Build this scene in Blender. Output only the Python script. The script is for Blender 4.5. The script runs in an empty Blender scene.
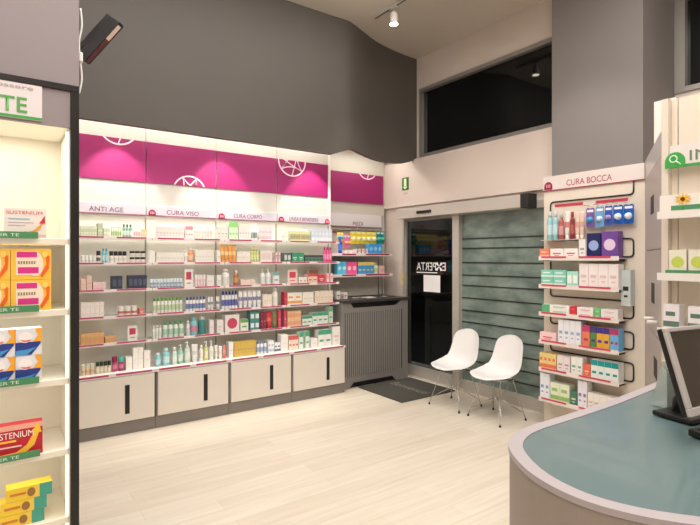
import bpy, bmesh, math, random
from mathutils import Vector, Matrix
random.seed(7)
PI = math.pi
scene = bpy.context.scene
COL = scene.collection
R = math.radians

# ------------------------------------------------------------------ camera model (metres)
F = 499.0; V0 = 258.0; H = 1.6; AZ = R(54.44)
FX, FY = math.cos(AZ), math.sin(AZ); RX, RY = FY, -FX
def ray(u):
    t = (u - 350) / F
    return FX + RX*t, FY + RY*t
def x_on(u, Y): a, b = ray(u); return a / b * Y          # X on a plane Y = const
def y_on(u, X): a, b = ray(u); return b / a * X          # Y on a plane X = const
def z_y(u, v, Y): a, b = ray(u); return H + (V0 - v)/F * (Y/b)
def z_x(u, v, X): a, b = ray(u); return H + (V0 - v)/F * (X/a)

# ------------------------------------------------------------------ materials
def lin(c):
    c = c/255.0
    return c/12.92 if c <= 0.04045 else ((c+0.055)/1.055)**2.4
def rgb(t): return (lin(t[0]), lin(t[1]), lin(t[2]), 1.0)
_M = {}
def mat(col, rough=0.5, metal=0.0, emis=0.0, trans=0.0, alpha=1.0, noise=0.0, nscale=8.0, name=None, ecol=None, coat=0.0):
    key = (col, rough, metal, emis, trans, alpha, noise, nscale, ecol, coat)
    if key in _M: return _M[key]
    m = bpy.data.materials.new(name or 'mat_%d_%d_%d' % col); m.use_nodes = True
    nt = m.node_tree; b = nt.nodes['Principled BSDF']
    b.inputs['Base Color'].default_value = rgb(col)
    b.inputs['Roughness'].default_value = rough
    b.inputs['Metallic'].default_value = metal
    b.inputs['Transmission Weight'].default_value = trans
    b.inputs['Alpha'].default_value = alpha
    b.inputs['Coat Weight'].default_value = coat
    if emis:
        b.inputs['Emission Color'].default_value = rgb(ecol or col)
        b.inputs['Emission Strength'].default_value = emis
    if noise:
        tc = nt.nodes.new('ShaderNodeTexCoord'); n = nt.nodes.new('ShaderNodeTexNoise')
        n.inputs['Scale'].default_value = nscale; n.inputs['Detail'].default_value = 4
        mx = nt.nodes.new('ShaderNodeMixRGB')
        mx.inputs[1].default_value = rgb(tuple(max(0, c*(1-noise)) for c in col))
        mx.inputs[2].default_value = rgb(tuple(min(255, c*(1+noise)) for c in col))
        nt.links.new(tc.outputs['Object'], n.inputs['Vector'])
        nt.links.new(n.outputs['Fac'], mx.inputs[0]); nt.links.new(mx.outputs[0], b.inputs['Base Color'])
    _M[key] = m
    return m

def floor_mat():
    m = bpy.data.materials.new('floor_planks'); m.use_nodes = True
    nt = m.node_tree; b = nt.nodes['Principled BSDF']; L = nt.links
    tc = nt.nodes.new('ShaderNodeTexCoord')
    br = nt.nodes.new('ShaderNodeTexBrick')
    br.inputs['Color1'].default_value = rgb((222, 214, 200)); br.inputs['Color2'].default_value = rgb((215, 205, 189))
    br.inputs['Mortar'].default_value = rgb((200, 188, 168)); br.inputs['Scale'].default_value = 1
    br.inputs['Mortar Size'].default_value = 0.0015; br.inputs['Mortar Smooth'].default_value = 0.5
    br.inputs['Brick Width'].default_value = 1.2; br.inputs['Row Height'].default_value = 0.16
    br.offset = 0.37
    L.new(tc.outputs['Object'], br.inputs['Vector'])
    mp = nt.nodes.new('ShaderNodeMapping'); mp.inputs['Scale'].default_value = (0.9, 14, 1)
    L.new(tc.outputs['Object'], mp.inputs['Vector'])
    n = nt.nodes.new('ShaderNodeTexNoise'); n.inputs['Scale'].default_value = 1.6; n.inputs['Detail'].default_value = 6
    n.inputs['Distortion'].default_value = 0.8
    L.new(mp.outputs[0], n.inputs['Vector'])
    rp = nt.nodes.new('ShaderNodeValToRGB')
    rp.color_ramp.elements[0].position = .3; rp.color_ramp.elements[0].color = (.90, .89, .87, 1)
    rp.color_ramp.elements[1].position = .7; rp.color_ramp.elements[1].color = (1.04, 1.04, 1.04, 1)
    L.new(n.outputs['Fac'], rp.inputs[0])
    mx = nt.nodes.new('ShaderNodeMixRGB'); mx.blend_type = 'MULTIPLY'; mx.inputs[0].default_value = 1
    L.new(br.outputs['Color'], mx.inputs[1]); L.new(rp.outputs[0], mx.inputs[2]); L.new(mx.outputs[0], b.inputs['Base Color'])
    b.inputs['Roughness'].default_value = 0.38; b.inputs['Specular IOR Level'].default_value = 0.35
    return m

WHITE = mat((236, 232, 226), 0.45)
CAB = mat((226, 219, 209), 0.4, noise=.01)
PANEL = mat((226, 222, 212), 0.45, noise=.012)
BACKP = mat((236, 233, 223), 0.5, noise=.02)
GREYF = mat((128, 122, 117), 0.5, noise=.02)
SOFFIT = mat((90, 85, 80), 0.62, noise=.03, nscale=3)
COLUMN = mat((128, 123, 121), 0.65, noise=.02, nscale=3)
MAUVE = mat((140, 131, 134), 0.6, noise=.02, nscale=3)
BLACK = mat((22, 20, 20), 0.35)
BLACKM = mat((34, 32, 32), 0.6)
WALLW = mat((214, 201, 192), 0.6, noise=.015, nscale=3)
CEIL = mat((206, 196, 184), 0.7, noise=.015, nscale=2)
MAG = mat((144, 18, 94), 0.5)
PINK = mat((178, 62, 104), 0.5)
PINKL = mat((230, 220, 219), 0.4)
CRIM = mat((150, 22, 62), 0.5)
ALU = mat((170, 166, 160), 0.35, 0.6)
ALUL = mat((198, 193, 184), 0.4, 0.35)
CHROME = mat((205, 205, 205), 0.12, 1.0)
GREEN = mat((60, 160, 74), 0.5)
DGREEN = mat((72, 138, 92), 0.5)
GLOW = mat((255, 250, 232), 0.5, emis=3.0)

# ------------------------------------------------------------------ mesh builder
class MB:
    def __init__(s): s.v = []; s.f = []; s.mi = []; s.mats = []; s.sm = []
    def idx(s, m):
        if m not in s.mats: s.mats.append(m)
        return s.mats.index(m)
    def add(s, vs, fs, m, smooth=False):
        o = len(s.v); i = s.idx(m); s.v += [tuple(p) for p in vs]
        for f in fs: s.f.append([o+k for k in f]); s.mi.append(i); s.sm.append(smooth)
        return s
    def box(s, x0, x1, y0, y1, z0, z1, m, rot=None):
        if x0 > x1: x0, x1 = x1, x0
        if y0 > y1: y0, y1 = y1, y0
        if z0 > z1: z0, z1 = z1, z0
        vs = [Vector(p) for p in ((x0,y0,z0),(x1,y0,z0),(x1,y1,z0),(x0,y1,z0),(x0,y0,z1),(x1,y0,z1),(x1,y1,z1),(x0,y1,z1))]
        if rot: vs = [rot @ p for p in vs]
        return s.add(vs, [(0,3,2,1),(4,5,6,7),(0,1,5,4),(1,2,6,5),(2,3,7,6),(3,0,4,7)], m)
    def bbox(s, x0, x1, y0, y1, z0, z1, m, b=0.004, seg=2):     # bevelled box
        bm = bmesh.new(); bmesh.ops.create_cube(bm, size=1)
        bmesh.ops.scale(bm, vec=(abs(x1-x0), abs(y1-y0), abs(z1-z0)), verts=bm.verts)
        bmesh.ops.translate(bm, vec=((x0+x1)/2, (y0+y1)/2, (z0+z1)/2), verts=bm.verts)
        bmesh.ops.bevel(bm, geom=bm.edges[:], offset=b, segments=seg, profile=.6, affect='EDGES')
        bm.verts.index_update()
        s.add([v.co for v in bm.verts], [[v.index for v in f.verts] for f in bm.faces], m); bm.free(); return s
    def prism(s, poly, z0, z1, m, frame=None, smooth=False, caps=True):  # poly in local xy, extruded z0..z1; frame maps local->target
        n = len(poly)
        vs = [Vector((p[0], p[1], z0)) for p in poly] + [Vector((p[0], p[1], z1)) for p in poly]
        if frame: vs = [frame(p) for p in vs]
        s.add(vs, [(i, (i+1) % n, n+(i+1) % n, n+i) for i in range(n)], m, smooth)
        if caps:
            o = len(s.v) - 2*n; i = s.idx(m)
            s.f.append([o+k for k in reversed(range(n))]); s.mi.append(i); s.sm.append(False)
            s.f.append([o+n+k for k in range(n)]); s.mi.append(i); s.sm.append(False)
        return s
    def lathe(s, prof, m, c=(0,0,0), n=16, sx=1.0, sy=1.0):
        vs = []; fs = []
        for r, z in prof:
            for k in range(n):
                a = 2*PI*k/n; vs.append((c[0]+r*math.cos(a)*sx, c[1]+r*math.sin(a)*sy, c[2]+z))
        for j in range(len(prof)-1):
            for k in range(n):
                k2 = (k+1) % n; fs.append((j*n+k, j*n+k2, (j+1)*n+k2, (j+1)*n+k))
        fs.append(tuple(reversed(range(n)))); fs.append(tuple((len(prof)-1)*n+k for k in range(n)))
        return s.add(vs, fs, m, True)
    def tube(s, pts, r, m, n=8, r2=None):
        P = [Vector(p) for p in pts]; vs = []; fs = []; up = None
        for i, p in enumerate(P):
            t = ((P[min(i+1, len(P)-1)] - P[max(i-1, 0)])).normalized()
            if up is None: up = Vector((0,0,1)) if abs(t.z) < .9 else Vector((1,0,0))
            a = t.cross(up).normalized(); b = a.cross(t).normalized(); up = b
            rr = r if r2 is None else r + (r2-r)*i/(len(P)-1)
            for k in range(n):
                q = 2*PI*k/n; vs.append(p + a*math.cos(q)*rr + b*math.sin(q)*rr)
        for i in range(len(P)-1):
            for k in range(n): fs.append((i*n+k, i*n+(k+1) % n, (i+1)*n+(k+1) % n, (i+1)*n+k))
        fs.append(tuple(reversed(range(n)))); fs.append(tuple((len(P)-1)*n+k for k in range(n)))
        return s.add(vs, fs, m, True)
    def build(s, name, parent=None, off=None):
        me = bpy.data.meshes.new(name); o = off if off is not None else (Vector(parent.location) if parent and parent.get('_w') else Vector())
        me.from_pydata([Vector(p)-o for p in s.v], [], s.f)
        for m in s.mats: me.materials.append(m)
        me.polygons.foreach_set('material_index', s.mi); me.polygons.foreach_set('use_smooth', s.sm)
        bm = bmesh.new(); bm.from_mesh(me); bmesh.ops.recalc_face_normals(bm, faces=bm.faces); bm.to_mesh(me); bm.free()
        me.update()
        ob = bpy.data.objects.new(name, me); COL.objects.link(ob)
        if parent is not None: ob.parent = parent
        return ob

WROOTS = []
def tag(o, label, cat, group=None):
    o['label'] = label; o['category'] = cat
    if group: o['group'] = group
    return o
def thing(name, label, cat, loc=(0,0,0), rz=0, group=None, world=True):
    o = bpy.data.objects.new(name, None); COL.objects.link(o); o.location = loc; o.rotation_euler = (0,0,rz)
    o.empty_display_size = .1
    tag(o, label, cat, group)
    if world: o['_w'] = 1; WROOTS.append(o)
    return o
def struct(name, mb, parent=None):
    o = mb.build(name, parent); o['kind'] = 'structure'; return o
def fillet(pts, r, seg=5):
    P = [Vector(p) for p in pts]; out = [P[0]]
    for i in range(1, len(P)-1):
        a, b, c = P[i-1], P[i], P[i+1]
        d1 = (a-b); d2 = (c-b); rr = min(r, d1.length*.49, d2.length*.49)
        p1 = b + d1.normalized()*rr; p2 = b + d2.normalized()*rr
        for k in range(seg+1):
            t = k/seg; out.append(p1*(1-t)**2 + b*2*t*(1-t) + p2*t*t)
    out.append(P[-1]); return out
def smooth_closed(pts, sub=6, closed=True):
    n = len(pts); out = []
    rng = range(n) if closed else range(n-1)
    for i in rng:
        if closed: p = [pts[(i+k-1) % n] for k in range(4)]
        else: p = [pts[max(0, min(n-1, i+k-1))] for k in range(4)]
        for j in range(sub):
            t = j/sub
            out.append(tuple(0.5*((2*p[1][c]) + (-p[0][c]+p[2][c])*t + (2*p[0][c]-5*p[1][c]+4*p[2][c]-p[3][c])*t*t + (-p[0][c]+3*p[1][c]-3*p[2][c]+p[3][c])*t**3) for c in range(len(p[1]))))
    if not closed: out.append(tuple(pts[-1]))
    return out

def lettering(txt, width, height, loc, m, parent, face='-Y', bold=0.0, align='C', name='lettering', depth=.0012, mirror=False, tilt=0, spacing=1.0, frame=None):
    cu = bpy.data.curves.new('t', 'FONT'); cu.body = txt; cu.extrude = 0; cu.offset = bold; cu.space_character = spacing
    tmp = bpy.data.objects.new('t', cu); COL.objects.link(tmp)
    bpy.context.view_layer.update()
    dg = bpy.context.evaluated_depsgraph_get()
    me = bpy.data.meshes.new_from_object(tmp.evaluated_get(dg)); bpy.data.objects.remove(tmp); bpy.data.curves.remove(cu)
    xs = [v.co.x for v in me.vertices]; ys = [v.co.y for v in me.vertices]
    x0, x1, y0, y1 = min(xs), max(xs), min(ys), max(ys)
    sx = width/(x1-x0); sz = height/(y1-y0) if height else sx
    ax = {'C': (x0+x1)/2, 'L': x0, 'R': x1}[align]
    po = Vector(parent.location) if parent.get('_w') else Vector()
    loc = Vector(loc)
    for v in me.vertices:
        a = (v.co.x-ax)*sx*(-1 if mirror else 1); b = (v.co.y-y0)*sz
        if face == '-Y': p = Vector((a, 0, b))
        elif face == '-X': p = Vector((0, -a, b))
        elif face == 'UP-X': p = Vector((b, -a, 0))
        elif face == 'F': p = frame(a, b)
        v.co = loc + p - po
    me.materials.clear(); me.materials.append(m)
    ob = bpy.data.objects.new(name, me); COL.objects.link(ob); ob.parent = parent
    return ob

# ================================================================== SETTING
XW = 4.60            # wall with the door and window
CH = 4.25            # ceiling height
YB = 5.60            # wall behind the shelving
fl = MB(); fl.box(-3.2, 5.3, -3.6, 5.75, -.1, 0, floor_mat()); struct('floor', fl)
ce = MB(); ce.box(-3.2, 5.3, -3.6, 5.75, CH, CH+.1, CEIL); struct('ceiling', ce)
w = MB(); w.box(-3.2, XW+.1, YB, YB+.1, 0, CH, WALLW); struct('wall_north', w)
w = MB(); w.box(-3.3, -3.2, -3.6, 5.75, 0, CH, WALLW); struct('wall_west', w)
w = MB(); w.box(-3.2, 5.3, -3.7, -3.6, 0, CH, WALLW); struct('wall_south', w)
# east wall with openings
w = MB()
w.box(XW, XW+.14, 5.16, YB, 0, CH, WALLW)
w.box(XW, XW+.14, 4.84, 5.16, 2.20, CH, WALLW)
w.box(XW, XW+.14, 2.6, 4.84, 2.20, 2.92, WALLW)
w.box(XW, XW+.14, 2.6, 4.84, 3.83, CH, WALLW)
w.box(XW, XW+.14, 2.6, 2.86, 0, 2.2, WALLW)
struct('wall_east', w)
w = MB()   # fascia over the entrance
w.box(XW-.05, XW, 2.81, YB-.002, 2.30, 2.915, WALLW)
struct('trim_1', w)
# wall beyond the column
XE = 5.02
w = MB(); YC0, YC1 = 1.965, 2.80
w.box(XE, XE+.14, -3.6, YC0, 0, 3.08, WALLW); w.box(XE, XE+.14, -3.6, YC0, 3.95, CH, WALLW)
w.box(XE, XE+.14, -3.6, -.9, 3.08, 3.95, WALLW)
struct('wall_east_2', w)
w = MB(); w.box(4.41, XE+.14, YC0, YC1, 0, CH, COLUMN); struct('column', w)
# windows
def window(name, X, y0, y1, z0, z1, fw):
    f = MB()
    f.box(X-.02, X+.08, y0, y1, z0-.045, z0, ALU); f.box(X-.02, X+.08, y0, y1, z1, z1+.045, ALU)
    f.box(X-.02, X+.08, y1-fw, y1, z0, z1, ALU); f.box(X-.02, X+.08, y0, y0+fw, z0, z1, ALU)
    o = struct(name, f)
    g = MB(); g.box(X+.04, X+.046, y0+fw, y1-fw, z0, z1, mat((10, 11, 12), .04, trans=.0, name='night_glass'))
    p = g.build('pane', o); return o
window('window_1', XW, 2.81, 4.835, 2.965, 3.785, .03)
window('window_2', XE, -.9, YC0-.003, 3.125, 3.905, .085)

# wavy soffit over the shelving
pl = [(-3.2, 4.55, 2.735), (1.5, 4.55, 2.735), (2.6, 4.55, 2.735), (3.02, 4.55, 2.735)]
cur = smooth_closed([(3.02, 4.55, 2.735), (3.20, 4.545, 2.80), (3.31, 4.57, 2.83), (3.52, 4.66, 2.815), (3.81, 4.78, 2.805), (4.10, 4.85, 2.81), (4.36, 4.885, 2.84), (4.598, 4.90, 2.915)], 6, False)
pl = pl + cur[1:]
sf = MB(); n = len(pl)
vs = [(p[0], p[1], p[2]) for p in pl] + [(p[0], p[1], CH) for p in pl] + [(p[0], p[1]+.06, p[2]) for p in pl] + [(p[0], p[1]+.06, CH) for p in pl]
sf.add(vs, [(i, i+1, n+i+1, n+i) for i in range(n-1)], SOFFIT, True)
sf.add(vs, [(2*n+i, 2*n+i+1, 3*n+i+1, 3*n+i) for i in range(n-1)], WHITE, True)
sf.add(vs, [(i, i+1, 2*n+i+1, 2*n+i) for i in range(n-1)], SOFFIT)
struct('soffit_fascia', sf)
w = MB(); w.box(-3.2, XW, 4.95, YB, 3.15, 3.2, WHITE)
vs = [(p[0], p[1]+.06, 3.15) for p in pl] + [(p[0], 4.97, 3.15) for p in pl]
w.add(vs, [(i, i+1, n+i+1, n+i) for i in range(n-1)], WHITE); struct('soffit_ceiling', w)

# ================================================================== SHELVING ON THE NORTH SIDE
SX = [.515, 1.24, 1.963, 2.688, 3.412]       # bay seams
YBK, YSH, YCB = 5.24, 4.99, 4.87             # back panel, shelf front, cabinet front
SHG = mat((226, 232, 226), .1, alpha=.35, name='shelf_glass')
SHZ = [1.795, 1.556, 1.311, 1.067, .821]
BAYN = ['ANTI AGE', 'CURA VISO', 'CURA CORPO', 'LINEA E BENESSERE']
BAYW = ['anti age', 'face care', 'body care', 'wellness line']

def emblem_mb(cx, cz, r, Y, clip):           # ring with a pinwheel of arcs, clipped to the panel
    mb = MB(); W = mat((236, 216, 226), .5)
    def stroke(pts, wd):
        n = len(pts); vs = []
        for i, p in enumerate(pts):
            a = pts[max(0, i-1)]; b = pts[min(n-1, i+1)]
            dx, dz = b[0]-a[0], b[1]-a[1]; l = math.hypot(dx, dz) or 1; nx, nz = -dz/l*wd/2, dx/l*wd/2
            vs += [(p[0]+nx, Y, p[1]+nz), (p[0]-nx, Y, p[1]-nz)]
        mb.add(vs, [(2*i, 2*i+1, 2*i+3, 2*i+2) for i in range(n-1)], W)
    stroke([(cx+r*math.cos(2*PI*k/40), cz+r*math.sin(2*PI*k/40)) for k in range(41)], .015)
    for k in range(7):
        a0 = k*2*PI/7 + .2; a1 = a0 + 2*PI*(2 + k % 2)/7
        p0 = Vector((cx+r*math.cos(a0), cz+r*math.sin(a0))); p1 = Vector((cx+r*math.cos(a1), cz+r*math.sin(a1)))
        md = (p0+p1)/2; pc = md + (Vector((cx, cz))-md)*(-.35 if k % 2 else .7)
        stroke([tuple(p0*(1-t)**2 + pc*2*t*(1-t) + p1*t*t) for t in [j/14 for j in range(15)]], .011)
    bm = bmesh.new()
    vv = [bm.verts.new(p) for p in mb.v]
    for f in mb.f: bm.faces.new([vv[i] for i in f])
    x0, x1, z0, z1 = clip
    for co, no in (((x0,0,0),(-1,0,0)), ((x1,0,0),(1,0,0)), ((0,0,z0),(0,0,-1)), ((0,0,z1),(0,0,1))):
        bmesh.ops.bisect_plane(bm, geom=bm.verts[:]+bm.edges[:]+bm.faces[:], plane_co=co, plane_no=no, clear_outer=True)
    bm.verts.index_update(); out = MB()
    out.add([v.co.copy() for v in bm.verts], [[v.index for v in f.verts] for f in bm.faces], W); bm.free()
    return out

def poster(x0, x1, Y, z0, z1, em, label):
    t = thing('poster_panel', label, 'poster', ((x0+x1)/2, Y, z0), group='magenta panels above the shelving')
    m = MB(); m.box(x0+.004, x1-.004, Y-.012, Y-.0012, z0, z1, MAG); m.build('panel', t)
    if em: emblem_mb(em[0], em[1], em[2], Y-.014, (x0+.006, x1-.006, z0, z1)).build('emblem', t)
ZP0, ZP1 = 2.355, 2.76
poster(SX[0], SX[1], YBK, ZP0, ZP1, (x_on(118.5, 5.23), 2.87, .17), 'magenta panel with pale emblem cut by its top edge above the ANTI AGE sign')
poster(SX[1], SX[2], YBK, ZP0, ZP1, (x_on(189.5, 5.23), 2.285, .17), 'magenta panel with pale emblem cut by its bottom edge above the CURA VISO sign')
poster(SX[2], SX[3], YBK, ZP0, ZP1, None, 'plain magenta panel without emblem above the CURA CORPO sign')
poster(SX[3], SX[4]-.01, YBK, ZP0, ZP1, (x_on(292, 5.23), 2.755, .18), 'magenta panel with half emblem at top left, fourth from the left')

def badge(mb, cx, cy, cz, r, face, m, m2):
    # rounded tab: semicircle on top of a short block
    pts = [(r*math.cos(a), r*math.sin(a)) for a in [PI*k/12 for k in range(13)]] + [(-r, -r*.75), (r, -r*.75)]
    if face == '-Y': fr = lambda p: Vector((cx+p.x, cy-p.z, cz+p.y))
    else: fr = lambda p: Vector((cx-p.z, cy-p.x, cz+p.y))
    mb.prism(pts, 0, .004, m, fr)
    for a in (-.45, -.05, .35):
        mb.prism([(a*r, -.3*r), (a*r+.16*r, -.3*r), (a*r+.16*r, .4*r), (a*r, .4*r)], .004, .005, m2, fr)

for b in range(4):
    x0, x1 = SX[b], SX[b+1]; cx = (x0+x1)/2
    t = thing('shelving_bay', 'white wall shelving bay with the %s sign and five stocked shelves' % BAYN[b], 'shelf unit', (cx, YBK, .56), group='wall shelving bays over the white cabinets')
    m = MB(); m.box(x0+.002, x1-.002, YBK, YBK+.03, .556, 2.13, BACKP); m.box(x0+.002, x1-.002, YBK, YBK+.03, 2.13, 3.149, mat((196, 193, 187), .55)); m.build('back_panel', t)
    m = MB(); m.box(x1-.010, x1-.002, YBK-.012, YBK, .60, 2.0, ALU); m.build('upright', t)
    m = MB(); m.box(x0+.006, x1-.006, YBK-.02, YBK, 2.03, 2.125, mat((196, 193, 204), .45)); m.box(x0+.006, x1-.006, YBK-.024, YBK, 2.022, 2.03, mat((150, 92, 120), .5))
    sg = m.build('header_sign', t)
    wd = {0: .30, 1: .33, 2: .34, 3: .40}[b]
    lx = cx
    po = lettering(BAYN[b], wd, .045, (lx, YBK-.0225, 2.043), mat((116, 50, 88), .6), t)
    po.parent = sg
    if b > 0:
        m = MB(); badge(m, x0+.055, YBK-.02, 2.05, .035, '-Y', CRIM, mat((230, 190, 205), .5)); bd = m.build('badge', t); bd.parent = sg
    if b == 3:
        m = MB(); badge(m, x1-.03, YBK-.02, 2.05, .035, '-Y', mat((196, 60, 100), .5), mat((230, 190, 205), .5)); bd = m.build('badge', t); bd.parent = sg
    for z in SHZ:
        m = MB(); m.box(x0+.004, x1-.004, YSH+.003, YBK-.013, z-.018, z-.006, SHG)
        m.box(x0+.004, x1-.004, YSH, YSH+.003, z-.024, z+.003, PINKL)
        sh = m.build('shelf', t)
        for a0, a1 in ((.05, .30), (.41, .67)):
            m = MB(); m.box(x0+a0, x0+a1, YSH-.003, YSH, z-.012, z+.001, PINK); p = m.build('price_strip', t); p.parent = sh
    # small white bracket under each shelf at the seam, and the shelf support
# base cabinets
for b in range(4):
    x0, x1 = SX[b], SX[b+1]; cx = (x0+x1)/2
    lab = ['leftmost white base cabinet with black handle slot, under the ANTI AGE shelves', 'white base cabinet with black handle slot under the CURA VISO shelves',
           'white base cabinet with black handle slot under the CURA CORPO shelves', 'rightmost white base cabinet, beside the grey radiator cover'][b]
    t = thing('base_cabinet', lab, 'cabinet', (cx, YCB+.2, 0), group='white base cabinets under the shelving')
    m = MB(); m.box(x0+.004, x1-.004, YCB+.02, 5.275, .115, .535, GREYF); m.build('carcass', t)
    m = MB(); m.box(x0+.002, x1-.002, YCB-.005, 5.275, .536, .552, WHITE); m.box(x0+.002, x1-.002, YCB-.009, YCB-.005, .532, .562, PINKL)
    top = m.build('top', t)
    for a0, a1 in ((.03, .32), (.38, .69)):
        m = MB(); m.box(x0+a0, x0+a1, YCB-.012, YCB-.009, .544, .560, PINK); p = m.build('price_strip', t); p.parent = top
    m = MB(); m.bbox(x0+.02, x1-.012, YCB-.008, YCB+.018, .118, .526, CAB, .003, 1); d = m.build('door', t)
    xs = x0+.475
    m = MB(); m.box(xs-.02, xs+.02, YCB-.0095, YCB-.0075, .185, .447, BLACK); h = m.build('handle_slot', t); h.parent = d
    m = MB(); m.box(x0+.002, x1-.002, YCB+.012, 5.275, 0, .113, GREYF); m.build('plinth', t)
m = MB(); m.box(SX[4]-.006, SX[4]+.03, 5.235, YB, .0, 3.149, WHITE); struct('trim_2', m)

# ---------------- products ----------------
def carton(w, d, h, c, a, style=0):
    mb = MB(); base = mat(c, .45); mb.box(-w/2, w/2, 0, d, 0, h, base)
    y = -.0008; A = mat(a, .45)
    def pan(x0, x1, z0, z1, m): mb.box(x0*w, x1*w, y, .0, z0*h, z1*h, m)
    if style == 0: pan(-.5, .5, .12, .34, A); pan(-.35, .25, .55, .72, A)
    elif style == 1: pan(-.5, -.2, 0, 1, A); pan(-.08, .4, .6, .7, A); pan(-.08, .3, .4, .47, A)
    elif style == 2: pan(-.5, .5, .72, 1, A); pan(-.3, .3, .3, .42, A)
    elif style == 3: pan(-.36, .36, .25, .75, A)
    elif style == 4: pan(-.3, .3, .42, .54, A); pan(-.2, .2, .24, .3, A)
    elif style == 5:                          # round seal
        mb.prism([(.36*w*math.cos(2*PI*k/20), .36*w*math.sin(2*PI*k/20)+h*.5) for k in range(20)], 0, .0008, A, lambda p: Vector((p.x, -p.z, p.y)))
    elif style == 6:                          # swirls
        for k in range(4):
            cxx = (-.36+.24*k)*w
            mb.prism([(cxx+.08*w*math.cos(2*PI*j/10), h*.45+.3*h*math.sin(2*PI*j/10)) for j in range(10)], 0, .0008, A, lambda p: Vector((p.x, -p.z, p.y)))
    mb.box(-w/2, w/2, d*.49, d*.51, h, h+.0006, A)
    return mb, []
def bottle(w, d, h, c, a, cap=None):
    r = w/2*.94; mb = MB(); B = mat(c, .3)
    mb.lathe([(r*.9, 0), (r, .004), (r, h*.68), (r*.8, h*.76), (r*.42, h*.8), (r*.42, h*.82)], B, (0, d/2, 0), 14, 1, min(1, d/w))
    mb.lathe([(r*1.01, h*.18), (r*1.012, h*.19), (r*1.012, h*.52), (r*1.01, h*.53)], mat(a, .45), (0, d/2, 0), 14, 1, min(1, d/w))
    cm = MB(); cm.lathe([(r*.62, h*.80), (r*.62, h*.985), (r*.54, h)], mat(cap or a, .35), (0, d/2, 0), 12, 1, min(1, d/w))
    return mb, [('cap', cm)]
def pump(w, d, h, c, a, cap=None):
    r = w/2*.94; mb = MB()
    mb.lathe([(r*.9, 0), (r, .004), (r, h*.62), (r*.8, h*.68), (r*.35, h*.71), (r*.35, h*.74)], mat(c, .3), (0, d/2, 0), 14, 1, min(1, d/w))
    mb.lathe([(r*1.01, h*.15), (r*1.012, h*.16), (r*1.012, h*.48), (r*1.01, h*.49)], mat(a, .45), (0, d/2, 0), 14, 1, min(1, d/w))
    C = mat(cap or (240, 240, 238), .35); cm = MB()
    cm.lathe([(r*.45, h*.735), (r*.45, h*.8), (r*.2, h*.81), (r*.2, h*.93)], C, (0, d/2, 0), 10)
    cm.lathe([(r*.4, h*.93), (r*.42, h*.99), (r*.3, h)], C, (0, d/2, 0), 10); cm.tube([(0, d/2, h*.96), (-r*.8, d/2-r*.3, h*.955), (-r*.95, d/2-r*.35, h*.92)], r*.13, C, 6)
    return mb, [('pump_head', cm)]
def tube(w, d, h, c, a, cap=None):
    r = w/2*.92; n = 14; mb = MB(); vs = []; fs = []
    lev = [(.17, .82, .82), (.2, .98, .95), (.5, 1, .75), (.9, 1, .2), (1.0, 1, .07)]
    for t, sx, sy in lev:
        for k in range(n):
            q = 2*PI*k/n; vs.append((r*math.cos(q)*sx, d/2+r*math.sin(q)*sy, h*t))
    for j in range(len(lev)-1):
        for k in range(n): fs.append((j*n+k, j*n+(k+1) % n, (j+1)*n+(k+1) % n, (j+1)*n+k))
    fs.append(tuple(range(n))); fs.append(tuple((len(lev)-1)*n+k for k in range(n)))
    mb.add(vs, fs, mat(c, .35), True)
    A = mat(a, .45); vs = []                # printed band
    for t, s in ((.42, .86), (.62, .66)):
        for k in range(7):
            q = PI + PI*k/6*.8 + PI*.1; vs.append((r*math.cos(q)*1.02, d/2+r*math.sin(q)*s-.0008, h*t))
    mb.add(vs, [(k, k+1, 8+k, 7+k) for k in range(6)], A, True)
    cm = MB(); cm.lathe([(r*.8, 0), (r*.84, h*.02), (r*.8, h*.17)], mat(cap or a, .35), (0, d/2, 0), 12)
    return mb, [('cap', cm)]
def jar(w, d, h, c, a, cap=None):
    r = w/2*.95; mb = MB()
    mb.lathe([(r*.9, 0), (r*.97, h*.06), (r*.97, h*.6), (r*.9, h*.64)], mat(c, .3), (0, d/2, 0), 16, 1, min(1, d/w))
    mb.lathe([(r*.975, h*.2), (r*.985, h*.22), (r*.985, h*.45), (r*.975, h*.47)], mat(a, .4), (0, d/2, 0), 16, 1, min(1, d/w))
    cm = MB(); cm.lathe([(r, h*.64), (r*1.02, h*.68), (r*1.02, h*.96), (r*.96, h)], mat(cap or a, .35), (0, d/2, 0), 16, 1, min(1, d/w))
    return mb, [('lid', cm)]
def card(w, d, h, c, a, cap=None):
    mb = MB(); d = .004
    mb.box(-w/2, w/2, 0, d, 0, h, mat(c, .5)); mb.box(-w*.32, w*.32, -.001, 0, h*.42, h*.84, mat(a, .5)); mb.box(-w*.25, w*.25, -.001, 0, h*.2, h*.25, mat(a, .5))
    mb.box(-w*.4, w*.4, d, .05, 0, .003, mat(c, .5))
    return mb, []
def hangpack(w, d, h, c, a, cap=None):
    mb = MB(); r = .12*w
    out = [(-w/2+r, 0), (w/2-r, 0), (w/2, r), (w/2, h-r), (w/2-r, h), (.12*w, h), (.12*w, h-.03*h), (-.12*w, h-.03*h), (-.12*w, h), (-w/2+r, h), (-w/2, h-r), (-w/2, r)]
    mb.prism(out, 0, -.004, mat(c, .35), lambda p: Vector((p.x, -p.z, p.y)))
    b = [(w*.34*math.cos(2*PI*k/16), h*.4+w*.36*math.sin(2*PI*k/16)) for k in range(16)]
    vs = [Vector((x, 0, z)) for x, z in b] + [Vector((x*.75, -d*.6, h*.4+(z-h*.4)*.75)) for x, z in b]
    cm = MB(); cm.add(vs, [(k, (k+1) % 16, 16+(k+1) % 16, 16+k) for k in range(16)] + [tuple(range(16, 32))], mat(a, .25), True)
    mb.box(-w*.38, w*.38, -.0012, 0, h*.78, h*.9, mat((236, 236, 240), .4))
    return mb, [('blister', cm)]
KIND = dict(box=carton, bottle=bottle, pump=pump, tube=tube, jar=jar, card=card, pack=hangpack)
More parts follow.
